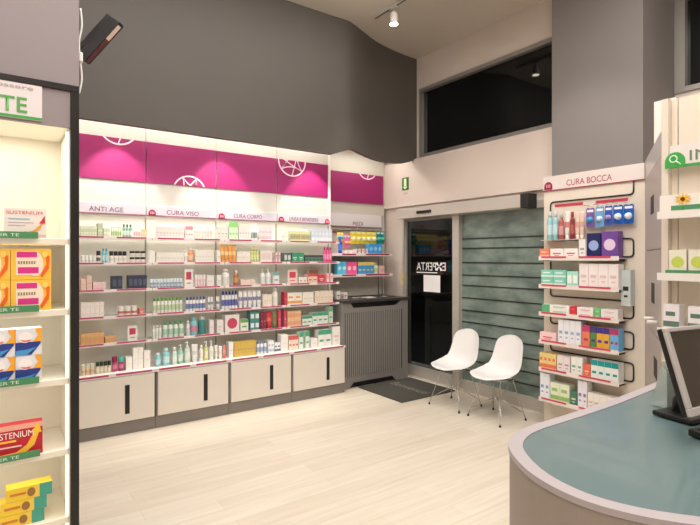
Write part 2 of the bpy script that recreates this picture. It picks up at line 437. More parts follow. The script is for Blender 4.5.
PNAME = dict(box='carton', bottle='bottle', pump='pump_bottle', tube='cream_tube', jar='cream_jar', card='price_card', pack='hanging_pack')
PCAT = dict(box='box', bottle='bottle', pump='bottle', tube='tube', jar='jar', card='sign', pack='pack')
USED = {}
def run(P0, dirv, rz, span, n, kind, h, c, a, desc, where, z, depth=.07, cap=None, style=0, levels=1, fill=.965, zoff=0, pname=None, jit=0):
    """n products side by side from P0 along dirv over 'span' metres."""
    p = span/n; w = p*fill
    d = depth if kind in ('box', 'pack', 'card') else min(depth, w)
    fn = KIND[kind]
    mb, kids = fn(w, d, h, c, a, style) if kind == 'box' else fn(w, d, h, c, a, cap)
    label = desc + ' ' + where
    if label in USED: print('DUPLABEL', label)
    USED[label] = 1
    if not (4 <= len(label.split()) <= 16): print('LABELLEN', len(label.split()), label)
    grp = (desc + ' group ' + where).replace(' group', 's', 1) if n*levels > 1 else None
    root = None
    for l in range(levels):
        for i in range(n):
            if root is None:
                o = mb.build(pname or PNAME[kind]); root = o; tag(o, label, PCAT[kind], grp)
                ch = [km.build(kn, o) for kn, km in kids]
            else:
                o = root.copy(); COL.objects.link(o)
                for k in ch:
                    q = k.copy(); COL.objects.link(q); q.parent = o
            t = (i+.5)*p
            jy = random.uniform(-.003, .003)
            o.location = (P0[0]+dirv[0]*t, P0[1]+dirv[1]*t, z + l*(h+.0008) + zoff)
            o.rotation_euler = (0, 0, rz)
    return root

W_ = (238, 236, 230); OW = (228, 220, 208)
LV = ['top', 'second', 'third', 'fourth', 'fifth']
def A(row, u0, u1, n, kind, hp, c, a, desc, **k):
    """product run on a shelf of the north shelving; row 0..4 shelves, 5 cabinet top"""
    Y = k.pop('Y', 5.04 if row < 5 else 4.99)
    x0, x1 = x_on(u0, Y), x_on(u1, Y)
    x0 = max(x0, SX[0]+.01)
    z = (SHZ[row]-.005) if row < 5 else .553
    zz = Y/ray((u0+u1)/2)[1]; h = hp/F*zz
    mixw = lambda q, t=.14: tuple(round(v+(244-v)*t) for v in q)
    c = mixw(c); a = mixw(a, .2)
    cx = (x0+x1)/2; b = max(i for i in range(4) if cx >= SX[i] or i == 0)
    # keep clear of the seam uprights
    where = ('on the %s shelf of the %s bay' % (LV[row], BAYW[b])) if row < 5 else 'on the %s cabinet top' % BAYW[b]
    k.setdefault('depth', .09)
    if Y + k['depth'] > YBK - .015: k['depth'] = YBK-.015-Y
    run((x0, Y), (1, 0), 0, x1-x0, n, kind, h, c, a, desc, where, z, **k)
# ---- row 0
A(0, 81, 97, 6, 'box', 11, (186, 198, 160), (208, 214, 190), 'pale green carton', style=2)
A(0, 97.5, 103, 1, 'box', 14, (170, 180, 150), (200, 206, 190), 'taller grey green carton', style=4)
A(0, 103.5, 110, 2, 'box', 9, (190, 206, 168), (230, 232, 220), 'short light green carton', style=4)
A(0, 111, 122, 5, 'bottle', 11.5, (206, 222, 196), (150, 180, 110), 'slim greenish white bottle', cap=(230, 232, 226))
A(0, 122.5, 132.5, 3, 'bottle', 13.5, (112, 164, 138), (190, 214, 200), 'dark green slim bottle', cap=(60, 110, 90))
A(0, 133.5, 141, 3, 'bottle', 12, (238, 226, 222), (226, 170, 180), 'pinkish white bottle', cap=W_)
A(0, 141.8, 147.3, 1, 'box', 9, (238, 204, 180), (226, 196, 110), 'peach carton with yellow top', style=2)
A(0, 149.5, 155.5, 1, 'card', 18, W_, (236, 234, 226), 'tall blank white card')
A(0, 156.5, 184, 9, 'box', 12, (214, 208, 202), (186, 176, 176), 'narrow grey white carton', style=4)
A(0, 185.5, 193, 3, 'box', 13, (240, 228, 226), (226, 120, 140), 'white carton with pink top', style=2)
A(0, 193.8, 213.5, 7, 'tube', 14, (236, 226, 220), (222, 196, 190), 'cream white tube', cap=(222, 214, 210))
A(0, 217.5, 228, 3, 'box', 13, (220, 214, 208), (170, 168, 164), 'grey white carton left of green packs', style=4)
A(0, 229, 238, 3, 'box', 18, (206, 224, 196), (120, 208, 92), 'tall white carton with bright green top', style=2)
A(0, 239, 250, 4, 'box', 15, (226, 220, 216), (184, 180, 176), 'tall white carton right of green packs', style=4)
A(0, 251.5, 258, 2, 'pump', 17, (240, 240, 238), (120, 140, 140), 'white pump bottle')
A(0, 259.5, 272, 5, 'box', 14, (230, 218, 222), (206, 180, 190), 'lilac white narrow carton', style=0)
A(0, 281, 288.5, 2, 'box', 10, (232, 230, 222), (206, 204, 196), 'low plain white carton', style=4)
A(0, 290, 310, 4, 'box', 10.5, (214, 220, 160), (120, 92, 52), 'yellow green carton with brown swirls', style=6)
A(0, 311.5, 332, 6, 'box', 13, (196, 210, 226), (222, 226, 236), 'pale blue carton', style=0)
# ---- row 1
A(1, 81, 96, 4, 'jar', 8, (238, 236, 232), (220, 216, 210), 'white low jar', cap=W_)
A(1, 96.5, 101, 1, 'jar', 12.5, (228, 228, 222), (70, 66, 62), 'white jar with dark lid', cap=(60, 56, 54))
A(1, 102, 108, 2, 'bottle', 15, (86, 190, 214), (170, 220, 230), 'cyan blue bottle', cap=(80, 180, 206))
A(1, 109.5, 127, 4, 'jar', 12, (240, 236, 228), (216, 208, 200), 'white jar with black lid', cap=(46, 44, 44))
A(1, 130, 146, 3, 'jar', 6, (240, 236, 228), (216, 208, 200), 'stacked small jar with black lid', cap=(46, 44, 44), levels=2)
A(1, 149, 155, 1, 'card', 13, W_, (240, 238, 230), 'small blank white card')
A(1, 156.5, 183.5, 8, 'box', 10.5, (232, 228, 218), (204, 196, 188), 'plain white carton', style=4)
A(1, 184.5, 188, 1, 'bottle', 13, (238, 236, 230), (210, 210, 206), 'white slim bottle beside orange bottle', cap=W_)
A(1, 188.5, 194, 1, 'bottle', 15, (226, 140, 84), (238, 190, 150), 'orange bottle', cap=(236, 224, 210))
A(1, 195.5, 213.5, 6, 'box', 13, (236, 232, 222), (214, 204, 196), 'taller white carton right of orange bottle', style=4)
A(1, 217, 220.5, 1, 'box', 12, (236, 232, 224), (210, 200, 196), 'slim white carton left of orange tubes', style=4)
A(1, 221, 236.5, 4, 'tube', 18, (240, 158, 62), (246, 196, 120), 'bright orange tube', cap=(238, 150, 60))
A(1, 237.2, 250, 3, 'box', 11, (238, 232, 222), (222, 200, 190), 'white carton right of orange tubes', style=4)
A(1, 251.2, 259.5, 3, 'bottle', 14.5, (198, 206, 120), (222, 226, 160), 'yellow green bottle', cap=(214, 216, 130))
A(1, 260.5, 272, 2, 'box', 12, (234, 224, 216), (216, 196, 190), 'wide white carton', style=3)
A(1, 274.5, 280.5, 2, 'box', 10, (226, 206, 204), (140, 60, 74), 'small carton with dark red band', style=1)
A(1, 284, 291, 2, 'box', 9.5, (80, 88, 88), (200, 202, 200), 'dark grey carton', style=3)
A(1, 292, 304, 2, 'box', 9.5, (38, 140, 100), (200, 226, 212), 'green carton with white lettering bar', style=4)
A(1, 305, 323, 5, 'box', 7, (70, 110, 96), (28, 32, 34), 'low dark green carton with black band', style=2)
A(1, 324, 332.5, 3, 'bottle', 15, (236, 70, 140), (244, 130, 180), 'hot pink bottle', cap=(220, 60, 130))
# ---- row 2
A(2, 81, 86, 1, 'box', 12, (238, 200, 186), (226, 176, 164), 'peach carton left of taller one', style=4)
A(2, 86.5, 92, 1, 'box', 15, (234, 196, 176), (216, 170, 150), 'tall peach carton', style=4)
A(2, 93, 106, 3, 'box', 8, (238, 206, 206), (232, 180, 186), 'low pink carton', style=0)
A(2, 112, 122.5, 2, 'box', 13.5, (26, 32, 50), (44, 54, 80), 'navy blue carton of the left pair', style=3)
A(2, 128.5, 147, 4, 'box', 13.5, (28, 34, 54), (50, 60, 90), 'navy blue carton of the right four', style=3)
A(2, 150, 183, 10, 'tube', 9, (206, 218, 230), (120, 150, 180), 'pale blue tube', cap=(110, 140, 170))
A(2, 184.5, 193, 1, 'card', 18, W_, (170, 24, 58), 'white card with a red square')
A(2, 195, 206, 4, 'tube', 12, (238, 222, 222), (222, 190, 196), 'pinkish white tube', cap=(226, 206, 208))
A(2, 206.8, 214, 1, 'box', 11, (236, 230, 224), (214, 206, 200), 'white carton right of pinkish tubes', style=4)
A(2, 217, 221.5, 1, 'box', 11, (236, 230, 224), (214, 206, 200), 'white carton at the left end', style=4)
A(2, 223, 231, 1, 'bottle', 17, (240, 238, 232), (216, 216, 210), 'large white bottle', cap=W_)
A(2, 234.5, 240, 1, 'bottle', 15, (156, 92, 44), (190, 130, 80), 'brown bottle', cap=(236, 226, 210))
A(2, 241, 255.5, 3, 'box', 5.5, (238, 214, 204), (226, 180, 170), 'low pinkish carton', style=4)
A(2, 261, 272, 2, 'pump', 16, (232, 232, 228), (206, 214, 214), 'white pump bottle', cap=W_)
A(2, 273.3, 279.2, 1, 'box', 12, (230, 230, 226), (90, 160, 150), 'white carton with teal top band', style=2)
A(2, 287.5, 297.5, 1, 'card', 14, (236, 206, 200), (196, 30, 44), 'card with a large red square')
A(2, 299, 307, 2, 'box', 6, (238, 232, 224), (214, 100, 80), 'low white carton', style=4)
A(2, 308, 317.5, 2, 'box', 9, (238, 196, 176), (210, 50, 40), 'orange red carton', style=2)
A(2, 318, 325, 1, 'box', 8, (206, 40, 54), (238, 214, 210), 'red carton', style=4)
A(2, 325.5, 333, 2, 'box', 9, (236, 214, 212), (216, 80, 90), 'white and red carton', style=1)
A(2, 306.5, 320.5, 1, 'card', 15, (196, 182, 164), (158, 120, 104), 'beige brown picture card', Y=5.165)
# ---- row 3
A(3, 81, 104, 5, 'box', 7.5, (240, 232, 224), (226, 210, 204), 'stacked white carton', style=4, levels=2)
A(3, 118, 138, 3, 'jar', 9, (240, 234, 226), (190, 90, 70), 'white jar with rust red band', cap=(238, 232, 226))
A(3, 139.5, 144, 1, 'box', 6, (220, 120, 100), (236, 210, 200), 'small red carton', style=4)
A(3, 153, 183, 8, 'bottle', 15, (236, 236, 228), (180, 206, 160), 'white bottle with green cap', cap=(110, 180, 70))
A(3, 186, 206, 6, 'bottle', 14, (238, 238, 238), (90, 110, 170), 'white bottle with blue cap', cap=(64, 80, 170))
A(3, 208, 213.8, 2, 'tube', 13, (236, 234, 232), (120, 120, 140), 'pointed white tube at right end', cap=(200, 200, 206))
A(3, 216.5, 220.5, 1, 'tube', 13, (236, 234, 232), (120, 120, 140), 'single pointed white tube at left end', cap=(200, 200, 206))
A(3, 222, 238, 5, 'bottle', 17.5, (240, 240, 240), (70, 80, 160), 'white bottle with navy cap', cap=(40, 60, 150))
A(3, 239, 262, 5, 'tube', 17, (240, 238, 238), (110, 110, 160), 'white tube with blue print', cap=(226, 226, 232))
A(3, 263, 272, 2, 'box', 12, (238, 226, 210), (220, 196, 176), 'cream carton', style=4)
A(3, 273.5, 279, 1, 'bottle', 18, (244, 240, 230), (230, 226, 216), 'tall white bottle', cap=(244, 240, 230))
A(3, 284.5, 287, 1, 'box', 13, (196, 30, 60), (220, 90, 110), 'slim red carton standing upright', style=4)
A(3, 287.5, 302, 2, 'box', 12, (240, 236, 226), (240, 150, 60), 'white carton with orange band', style=0)
A(3, 302.5, 313.5, 2, 'box', 11.5, (240, 234, 222), (220, 206, 186), 'plain white carton', style=4)
A(3, 315, 333, 4, 'box', 12, (236, 220, 198), (218, 190, 170), 'cream carton at the right end', style=4)
# ---- row 4
A(4, 81, 104, 5, 'box', 11, (224, 170, 104), (206, 140, 76), 'orange brown carton', style=6)
A(4, 105, 116.5, 3, 'box', 6.5, (222, 168, 110), (200, 140, 80), 'low orange brown carton', style=6)
A(4, 127.5, 137.5, 1, 'card', 15, W_, (180, 20, 60), 'white card with a crimson square')
A(4, 152.5, 162, 3, 'bottle', 13, (230, 236, 228), (206, 220, 210), 'plain white bottle', cap=W_)
A(4, 163, 184.5, 4, 'bottle', 16, (226, 236, 226), (150, 200, 170), 'white bottle with leaf green cap', cap=(90, 170, 120))
A(4, 186.5, 190.5, 1, 'bottle', 15, (240, 240, 238), (206, 216, 216), 'slim white bottle left of blue one', cap=(240, 240, 238))
A(4, 191, 198.5, 1, 'bottle', 18, (130, 206, 222), (206, 120, 150), 'light blue bottle with pink band', cap=(150, 214, 226))
A(4, 199, 207.5, 1, 'bottle', 18, (36, 128, 122), (30, 110, 106), 'dark teal bottle with white cap', cap=W_)
A(4, 209.5, 214, 1, 'box', 13.5, (238, 228, 224), (220, 196, 200), 'white carton right of teal bottle', style=4)
A(4, 217, 223.5, 1, 'box', 13, (236, 228, 226), (216, 190, 196), 'white carton left of seal pack', style=4)
A(4, 225, 239.5, 1, 'box', 17, (240, 232, 230), (190, 30, 70), 'large white pack with round crimson seal', style=5)
A(4, 240.5, 248.5, 1, 'box', 11.5, (226, 234, 220), (70, 150, 60), 'white pack with green top', style=2)
A(4, 250, 259.5, 2, 'box', 9, (52, 130, 130), (230, 236, 236), 'stacked teal carton', style=3, levels=2)
A(4, 260.5, 266.5, 2, 'box', 16, (116, 22, 50), (170, 60, 80), 'dark red carton', style=4)
A(4, 267, 273, 1, 'tube', 17, (220, 40, 50), (240, 100, 80), 'bright red tube', cap=(190, 30, 44))
A(4, 273.3, 278, 1, 'tube', 17, (110, 130, 60), (160, 70, 60), 'olive green tube', cap=(90, 110, 50))
A(4, 278.3, 281, 1, 'box', 17, (206, 60, 90), (226, 120, 130), 'slim pink red carton', style=4)
A(4, 284, 286.5, 1, 'box', 17, (206, 60, 90), (226, 120, 130), 'pink red upright carton', style=4)
A(4, 287.5, 301, 4, 'box', 7.5, (238, 190, 140), (226, 130, 90), 'stacked peach patterned carton', style=6, levels=2)
A(4, 302.5, 312, 2, 'box', 9, (226, 236, 226), (24, 140, 96), 'white and green carton', style=2)
A(4, 312.5, 328, 3, 'box', 11.5, (228, 238, 228), (24, 150, 100), 'taller white and green carton', style=2)
A(4, 328.8, 333, 1, 'box', 16, (206, 222, 204), (90, 170, 130), 'pale green tall carton', style=2)
# ---- cabinet tops
A(5, 81, 95, 3, 'jar', 11, (228, 206, 168), (200, 160, 110), 'beige jar', cap=(214, 214, 190))
A(5, 96, 111.5, 4, 'jar', 11.5, (214, 206, 176), (226, 216, 196), 'beige jar with dark green lid', cap=(40, 60, 44))
A(5, 112.2, 118, 1, 'jar', 15, (176, 40, 96), (206, 100, 140), 'magenta jar with magenta lid', cap=(150, 26, 80))
A(5, 118.5, 125, 1, 'jar', 14, (160, 32, 90), (206, 90, 130), 'magenta jar with teal lid', cap=(80, 190, 170))
A(5, 126, 132.5, 1, 'box', 13, (242, 238, 230), (236, 232, 222), 'short white carton left of the tall one', style=4)
A(5, 133, 143.5, 2, 'box', 21, (242, 238, 230), (234, 230, 220), 'tall white carton', style=4)
A(5, 144, 150.5, 1, 'box', 17, (240, 236, 228), (232, 228, 218), 'mid height white carton', style=4)
A(5, 155.5, 162, 1, 'bottle', 13, (120, 190, 210), (180, 216, 226), 'short light blue bottle', cap=(236, 240, 240))
A(5, 163, 171, 1, 'bottle', 17, (130, 206, 216), (190, 230, 232), 'tall aqua bottle', cap=(196, 230, 236))
A(5, 172.5, 178, 1, 'bottle', 17, (196, 226, 216), (226, 236, 230), 'pale mint bottle', cap=(236, 238, 236))
A(5, 178.5, 184, 1, 'pump', 19, (136, 206, 176), (206, 232, 220), 'mint green pump bottle')
A(5, 184.8, 191.5, 1, 'pump', 21, (190, 214, 200), (220, 226, 216), 'grey green pump bottle')
A(5, 192.3, 199, 1, 'tube', 17.5, (240, 238, 234), (206, 206, 206), 'large white tube', cap=(226, 226, 224))
A(5, 200, 204, 1, 'bottle', 16, (238, 236, 226), (216, 214, 190), 'slim cream bottle', cap=(236, 234, 226))
A(5, 204.5, 209, 1, 'pump', 19, (208, 214, 130), (230, 232, 190), 'yellow green pump bottle')
A(5, 209.6, 214.5, 1, 'pump', 19, (236, 236, 226), (210, 216, 190), 'white pump bottle')
A(5, 215, 218.5, 1, 'tube', 14, (238, 236, 228), (214, 206, 190), 'small white tube', cap=(230, 228, 222))
A(5, 219, 223, 1, 'tube', 12.5, (240, 236, 230), (226, 206, 196), 'shorter white tube left of coral one', cap=(236, 232, 226))
A(5, 223.4, 226.2, 1, 'tube', 13, (238, 110, 100), (244, 160, 146), 'coral tube', cap=(230, 96, 90))
A(5, 229, 233.5, 1, 'box', 15.5, (240, 236, 232), (226, 206, 206), 'white carton left of gold tubes', style=4)
A(5, 234.3, 256, 7, 'box', 14.5, (206, 170, 62), (176, 130, 60), 'slim gold carton', style=4)
A(5, 257, 267.5, 3, 'bottle', 13, (226, 232, 238), (130, 150, 190), 'white bottle with grey blue cap', cap=(120, 140, 170))
A(5, 268.3, 274, 2, 'box', 12, (238, 238, 238), (160, 176, 206), 'white carton with blue band', style=0)
A(5, 274.6, 280.5, 2, 'box', 9, (238, 238, 238), (36, 50, 90), 'low white carton with navy band', style=0)
A(5, 281, 288, 1, 'box', 16.5, (242, 238, 232), (232, 224, 218), 'tall plain white carton', style=4)
A(5, 288.8, 298.5, 3, 'box', 14.5, (236, 220, 200), (206, 60, 60), 'white carton with red top', style=2)
A(5, 299.2, 303.4, 1, 'box', 17, (220, 232, 220), (30, 150, 100), 'slim green topped carton beside red topped ones', style=2)
A(5, 305.6, 309.5, 1, 'box', 17, (214, 230, 216), (30, 150, 100), 'slim green topped carton standing alone', style=2)
A(5, 311, 317.5, 1, 'box', 9, (240, 236, 228), (230, 206, 200), 'low white carton', style=4)
A(5, 318.3, 331.5, 2, 'box', 16.5, (238, 236, 230), (28, 150, 104), 'big white carton with green top', style=2)
A(5, 332.3, 340.3, 1, 'box', 18, (242, 238, 232), (228, 190, 190), 'white carton at the right end', style=4)

# ---- PIEDI bay over the radiator cover
X5a, X5b, Y5 = 3.45, 4.50, 5.52
poster(3.60-.12, 4.52, 5.515, ZP0, ZP1, (4.23, 2.865, .17), 'darker magenta panel over the radiator, emblem at its top')
t = thing('shelving_bay', 'narrow white shelf bay with PIEDI sign over the grey radiator cover', 'shelf unit', (3.98, Y5, 1.09))
m = MB(); m.box(X5a, 4.548, Y5, Y5+.03, 1.085, 3.149, mat((198, 192, 182), .5)); m.build('back_panel', t)
m = MB(); m.box(X5a, X5b-.02, Y5-.02, Y5, 2.03, 2.2, mat((222, 218, 222), .4)); m.box(X5a, X5b-.02, Y5-.024, Y5, 2.02, 2.032, mat((150, 110, 124), .5)); sg = m.build('header_sign', t)
lt = lettering('PIEDI', .17, .05, (x_on(357, Y5), Y5-.0225, 2.045), mat((120, 60, 90), .6), t); lt.parent = sg
m = MB()
for a, c in ((4.42, 1.99), (X5b-.012, 2.2)): m = MB(); m.tube([(a, Y5-.03, 1.09), (a, Y5-.03, c)], .006, ALU, 6); m.build('upright', t)
m = MB(); m.tube([(X5a, Y5-.03, 1.97), (4.41, Y5-.03, 1.97)], .006, BLACKM, 6); m.build('rail', t)
for a0, a1 in ((3.62, 3.82), (4.0, 4.3)):
    m = MB(); m.box(a0, a1, Y5-.03, Y5-.02, 1.935, 1.955, CRIM); m.build('price_strip', t)
Z5 = [1.655, 1.385]
Y5f = 5.24
for z in Z5:
    m = MB(); m.box(X5a, 4.46, Y5f, Y5, z-.012, z, mat((222, 220, 214), .3)); m.box(X5a, 4.46, Y5f-.004, Y5f, z-.03, z+.006, PINKL); sh = m.build('shelf', t)
    for a0, a1 in ((3.62, 3.84), (4.0, 4.4)):
        m = MB(); m.box(a0, a1, Y5f-.007, Y5f-.004, z-.016, z+.002, CRIM); p = m.build('price_strip', t); p.parent = sh
m = MB()
for k in range(8): m.tube([(3.58+.12*k, Y5-.0, 1.985), (3.58+.12*k, 5.33, 1.985)], .003, CHROME, 5)
m.build('hook', t)
def P(u0, u1, n, kind, z, hp, c, a, desc, Y=5.27, lv='upper', **k):
    x0, x1 = x_on(u0, Y), x_on(u1, Y); zz = Y/ray((u0+u1)/2)[1]
    k.setdefault('depth', .08)
    run((x0, Y), (1, 0), 0, x1-x0, n, kind, hp/F*zz, c, a, desc, lv, z, **k)
hw = 'hanging in the foot care bay'
P(337, 343.5, 2, 'pack', 1.82, 9, (240, 214, 70), (90, 170, 220), 'yellow pack with blue blister', Y=5.36, lv=hw)
P(344, 350, 2, 'pack', 1.73, 14, (230, 120, 170), (240, 190, 110), 'pink pack with orange blister', Y=5.36, lv=hw)
P(350.5, 376, 5, 'pack', 1.79, 12.5, (240, 222, 50), (244, 232, 190), 'bright yellow pack', Y=5.36, lv=hw)
P(376.5, 384, 2, 'pack', 1.79, 13, (30, 150, 140), (90, 190, 170), 'teal green pack', Y=5.36, lv=hw)
hw = 'on upper shelf of the foot care bay'
P(339.5, 343, 1, 'bottle', 1.656, 17, (70, 50, 170), (60, 120, 220), 'purple blue slim bottle', lv=hw)
P(345.5, 356, 2, 'box', 1.656, 3.5, (236, 228, 222), (200, 60, 80), 'low white carton', style=4, lv=hw)
P(357, 368, 3, 'box', 1.656, 5, (232, 226, 222), (180, 90, 100), 'low white carton with dark red print', style=1, lv=hw)
P(369, 382, 3, 'box', 1.656, 10, (70, 160, 226), (150, 206, 240), 'sky blue pack', style=5, lv=hw)
hw = 'on lower shelf of the foot care bay'
P(337.5, 346.5, 2, 'box', 1.386, 13, (90, 190, 226), (190, 226, 236), 'light blue pack', style=5, lv=hw)
P(347, 357, 2, 'box', 1.386, 12.5, (236, 90, 150), (244, 190, 206), 'pink pack', style=5, lv=hw)
P(358, 374, 4, 'box', 1.386, 12, (70, 150, 206), (224, 206, 120), 'blue and yellow pack', style=2, lv=hw)
P(375, 379, 1, 'bottle', 1.386, 11, (226, 232, 206), (190, 210, 150), 'pale green bottle', lv=hw)
P(379.6, 384.5, 1, 'box', 1.386, 8, (232, 190, 186), (216, 120, 120), 'pinkish carton', style=4, lv=hw)

# ---- radiator cover
t = thing('radiator_cover', 'dark grey slatted radiator cover in the corner beside the glass door', 'radiator cover', (3.98, 5.2, 0))
RC = mat((132, 128, 124), .5, noise=.02); RD = mat((146, 142, 138), .5)
x0, x1, yf = 3.43, 4.49, 4.96
m = MB(); m.box(x0-.0, x1+.03, yf-.02, 5.515, 1.05, 1.08, mat((60, 58, 58), .4)); m.build('top', t)
fr = lambda p: Vector((p.x, yf+p.z, p.y))
poly = [(x0, 0), (x0+.1, 0), (x0+.17, .07), (x1-.27, .07), (x1-.2, 0), (x1, 0), (x1, 1.05), (x1-.12, 1.05), (x1-.2, .985), (x0+.2, .985), (x0+.12, 1.05), (x0, 1.05)]
m = MB()
m.prism([(x0, 0), (x0+.10, 0), (x0+.17, .07), (x0+.17, .985), (x0+.12, 1.05), (x0, 1.05)], 0, .02, RC, fr)
m.prism([(x1-.2, 0), (x1, 0), (x1, 1.05), (x1-.12, 1.05), (x1-.2, .985)], 0, .02, RC, fr)
m.prism([(x0+.17, .07), (x1-.27, .07), (x1-.2, 0), (x1-.2, .985), (x0+.17, .985)], 0, .02, RC, fr)
m.build('front_panel', t)
m = MB(); k = x0+.05; m.box(x0+.04, x1-.10, yf-.001, yf+.001, .15, .93, mat((76, 73, 71), .6))
while k < x1-.115: m.box(k, k+.014, yf-.008, yf-.001, .15, .93, RD); k += .03
m.build('grille', t)
m = MB(); m.box(x0+.01, x1-.01, yf+.022, 5.515, .01, 1.049, BLACK); m.build('casing', t)
for xx in (x0, x1-.01): m = MB(); m.box(xx, xx+.01, yf+.02, 5.515, 0, 1.05, RC); m.build('side_panel', t)
# things on top of it
def small(name, mb, loc, lab, cat, rz=0, group=None):
    o = mb.build(name); o.location = loc; o.rotation_euler = (0, 0, rz); tag(o, lab, cat, group); return o
for i, (u, hh, c, lab) in enumerate([(338.5, .10, W_, 'white carton at left end of the radiator cover top'), (342, .06, (190, 176, 166), 'small beige carton on the radiator cover top'), (345.5, .08, (232, 226, 220), 'white carton with dark print third on the radiator cover top')]):
    mb, _ = carton(.06, .05, hh, c, (150, 60, 80), 4); small('carton', mb, (x_on(u, 5.2), 5.2, 1.081), lab, 'box')
for i, (u, c, lab) in enumerate([(357, (90, 84, 84), 'dark leaflet lying on the radiator cover, left one'), (366, (210, 204, 196), 'pale leaflet lying in the middle of the radiator cover'), (385, (60, 56, 56), 'black folder lying at right end of the radiator cover')]):
    mb = MB(); mb.box(-.1, .1, -.07, .07, 0, .006, mat(c, .5)); mb.box(-.08, .0, -.05, .04, .006, .0065, mat((200, 190, 180), .5)); small('leaflet', mb, (x_on(u, 5.2), 5.18, 1.081), lab, 'leaflet', R(4*i-5))

# ================================================================== ENTRANCE
XG = XW+.05
GLASSD = mat((120, 130, 128), .03, trans=1.0, name='door_glass')
def frost_mat():
    m = bpy.data.materials.new('frosted_glass'); m.use_nodes = True; nt = m.node_tree; b = nt.nodes['Principled BSDF']
    tc = nt.nodes.new('ShaderNodeTexCoord'); mp = nt.nodes.new('ShaderNodeMapping'); mp.inputs['Scale'].default_value = (1, 1.6, 3)
    n = nt.nodes.new('ShaderNodeTexNoise'); n.inputs['Scale'].default_value = 2.2; n.inputs['Detail'].default_value = 5
    rp = nt.nodes.new('ShaderNodeValToRGB'); rp.color_ramp.elements[0].color = rgb((96, 113, 107)); rp.color_ramp.elements[1].color = rgb((136, 152, 146))
    rp.color_ramp.elements[0].position = .35; rp.color_ramp.elements[1].position = .68
    L = nt.links; L.new(tc.outputs['Object'], mp.inputs[0]); L.new(mp.outputs[0], n.inputs['Vector']); L.new(n.outputs['Fac'], rp.inputs[0]); L.new(rp.outputs[0], b.inputs['Base Color'])
    b.inputs['Roughness'].default_value = .12
    return m
# automatic door leaf
dr = MB(); yl0, yl1 = 4.251, 5.145
dr.box(XG-.02, XG+.02, yl0, yl0+.012, .0, 2.12, ALU); dr.box(XG-.02, XG+.02, yl1-.014, yl1, .0, 2.12, ALU)
dr.box(XG-.02, XG+.02, yl0+.012, yl1-.014, .0, .15, ALUL); dr.box(XG-.02, XG+.02, yl0+.012, yl1-.014, 2.10, 2.12, ALU)
d1 = struct('door_1', dr)
g = MB(); g.box(XG-.004, XG+.004, yl0+.012, yl1-.014, .15, 2.10, GLASSD); g.build('pane', d1)
# frame posts
f = MB(); f.box(XW-.02, XW+.10, 4.145, 4.25, 0, 2.13, ALUL); f.box(XW-.012, XW+.10, 5.147, 5.175, 0, 2.13, ALUL)
f.box(XW-.0, XW+.10, 4.25, 5.147, 2.125, 2.2, ALUL); f.box(XW-.0, XW+.10, 2.86, 4.145, 2.125, 2.2, ALUL)
f.box(XW-.0, XW+.10, 2.86, 4.145, 0, .13, ALUL); f.box(XW-.0, XW+.10, 4.25, 5.147, 0, .006, ALUL)
struct('door_frame', f)
# fixed side panel with thin dark horizontal bars
f = MB(); f.box(XW+.045, XW+.055, 2.86, 4.145, .13, 2.125, frost_mat()); w2 = struct('window_3', f)
f = MB()
for z in (1.83, 1.715, 1.545, 1.395, 1.27, 1.12, .97, .83, .68, .53, .38, .25): f.box(XW+.038, XW+.045, 2.86, 4.145, z-.006, z+.006, BLACK)
f.build('dark_bar', w2)
# operator box
t = thing('door_operator', 'long grey automatic door operator box with black end cap over the glass door', 'door operator', (XW, 4.1, 2.12))
m = MB(); m.bbox(4.455, XW-.002, 3.19, 5.14, 2.125, 2.262, mat((186, 179, 171), .4), .006, 2); m.build('housing', t)
m = MB(); m.bbox(4.452, XW-.002, 3.09, 3.189, 2.118, 2.268, BLACKM, .006, 2); m.build('end_cap', t)
m = MB(); m.bbox(4.435, 4.455, y_on(431, 4.45), y_on(417, 4.45), 2.17, 2.205, BLACK, .006, 2); m.build('sensor', t)
# lettering on the door, seen from behind
t = tag(MB().box(0, .001, 0, .001, 0, .001, WHITE).build('tmp'), 'x y z w', 'x'); bpy.data.objects.remove(t)
YE0, YE1 = y_on(446, XG), y_on(417, XG)
t = thing('door_lettering', 'white mirrored EXPERTA lettering on the dark glass door', 'lettering', (XG-.006, (YE0+YE1)/2, 1.42))
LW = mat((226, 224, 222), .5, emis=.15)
zt0, zt1 = z_x(432, 270.5, XG), z_x(432, 262.5, XG)
sp = YE1-YE0
# mirrored word: reads from the street, so A stands at the camera's left
lettering('PERTA', sp*.68, zt1-zt0, (XG-.0065, YE1-sp*.34, zt0), LW, t, face='-X', mirror=True)
lettering('E', sp*.11, zt1-zt0, (XG-.0065, YE0+sp*.055, zt0), LW, t, face='-X', mirror=True)
m = MB(); cy, cz = YE0+sp*.215, (zt0+zt1)/2
for k in range(4):
    a = PI/4 + k*PI/2; ca, sa = math.cos(a), math.sin(a); L_ = .062
    m.prism([(0, 0), (ca*L_-sa*.018, sa*L_+ca*.018), (ca*L_*1.1, sa*L_*1.1), (ca*L_+sa*.022, sa*L_-ca*.022)], 0, .001, LW, lambda p: Vector((XG-.0065-p.z, cy-p.x, cz+p.y)))
m.build('pinwheel_mark', t)
m = MB(); m.box(XG-.007, XG-.006, YE1-sp*.72, YE1, zt0-.035, zt0-.022, LW); m.build('underline', t)
m = MB(); ya, yb = y_on(440.5, XG), y_on(424, XG); m.box(XG-.007, XG-.0055, ya, yb, z_x(432, 292, XG), z_x(432, 275.2, XG), mat((232, 228, 228), .6, emis=.1))
o = m.build('paper_sheet'); tag(o, 'square white paper sheet taped to the glass door under the lettering', 'paper')
m = MB(); m.box(XW-.014, XW-.0125, 5.149, 5.173, z_x(404, 286, XW), z_x(404, 272, XW), mat((226, 190, 60), .5)); o = m.build('sticker'); tag(o, 'small yellow sticker on the left door jamb', 'sticker')
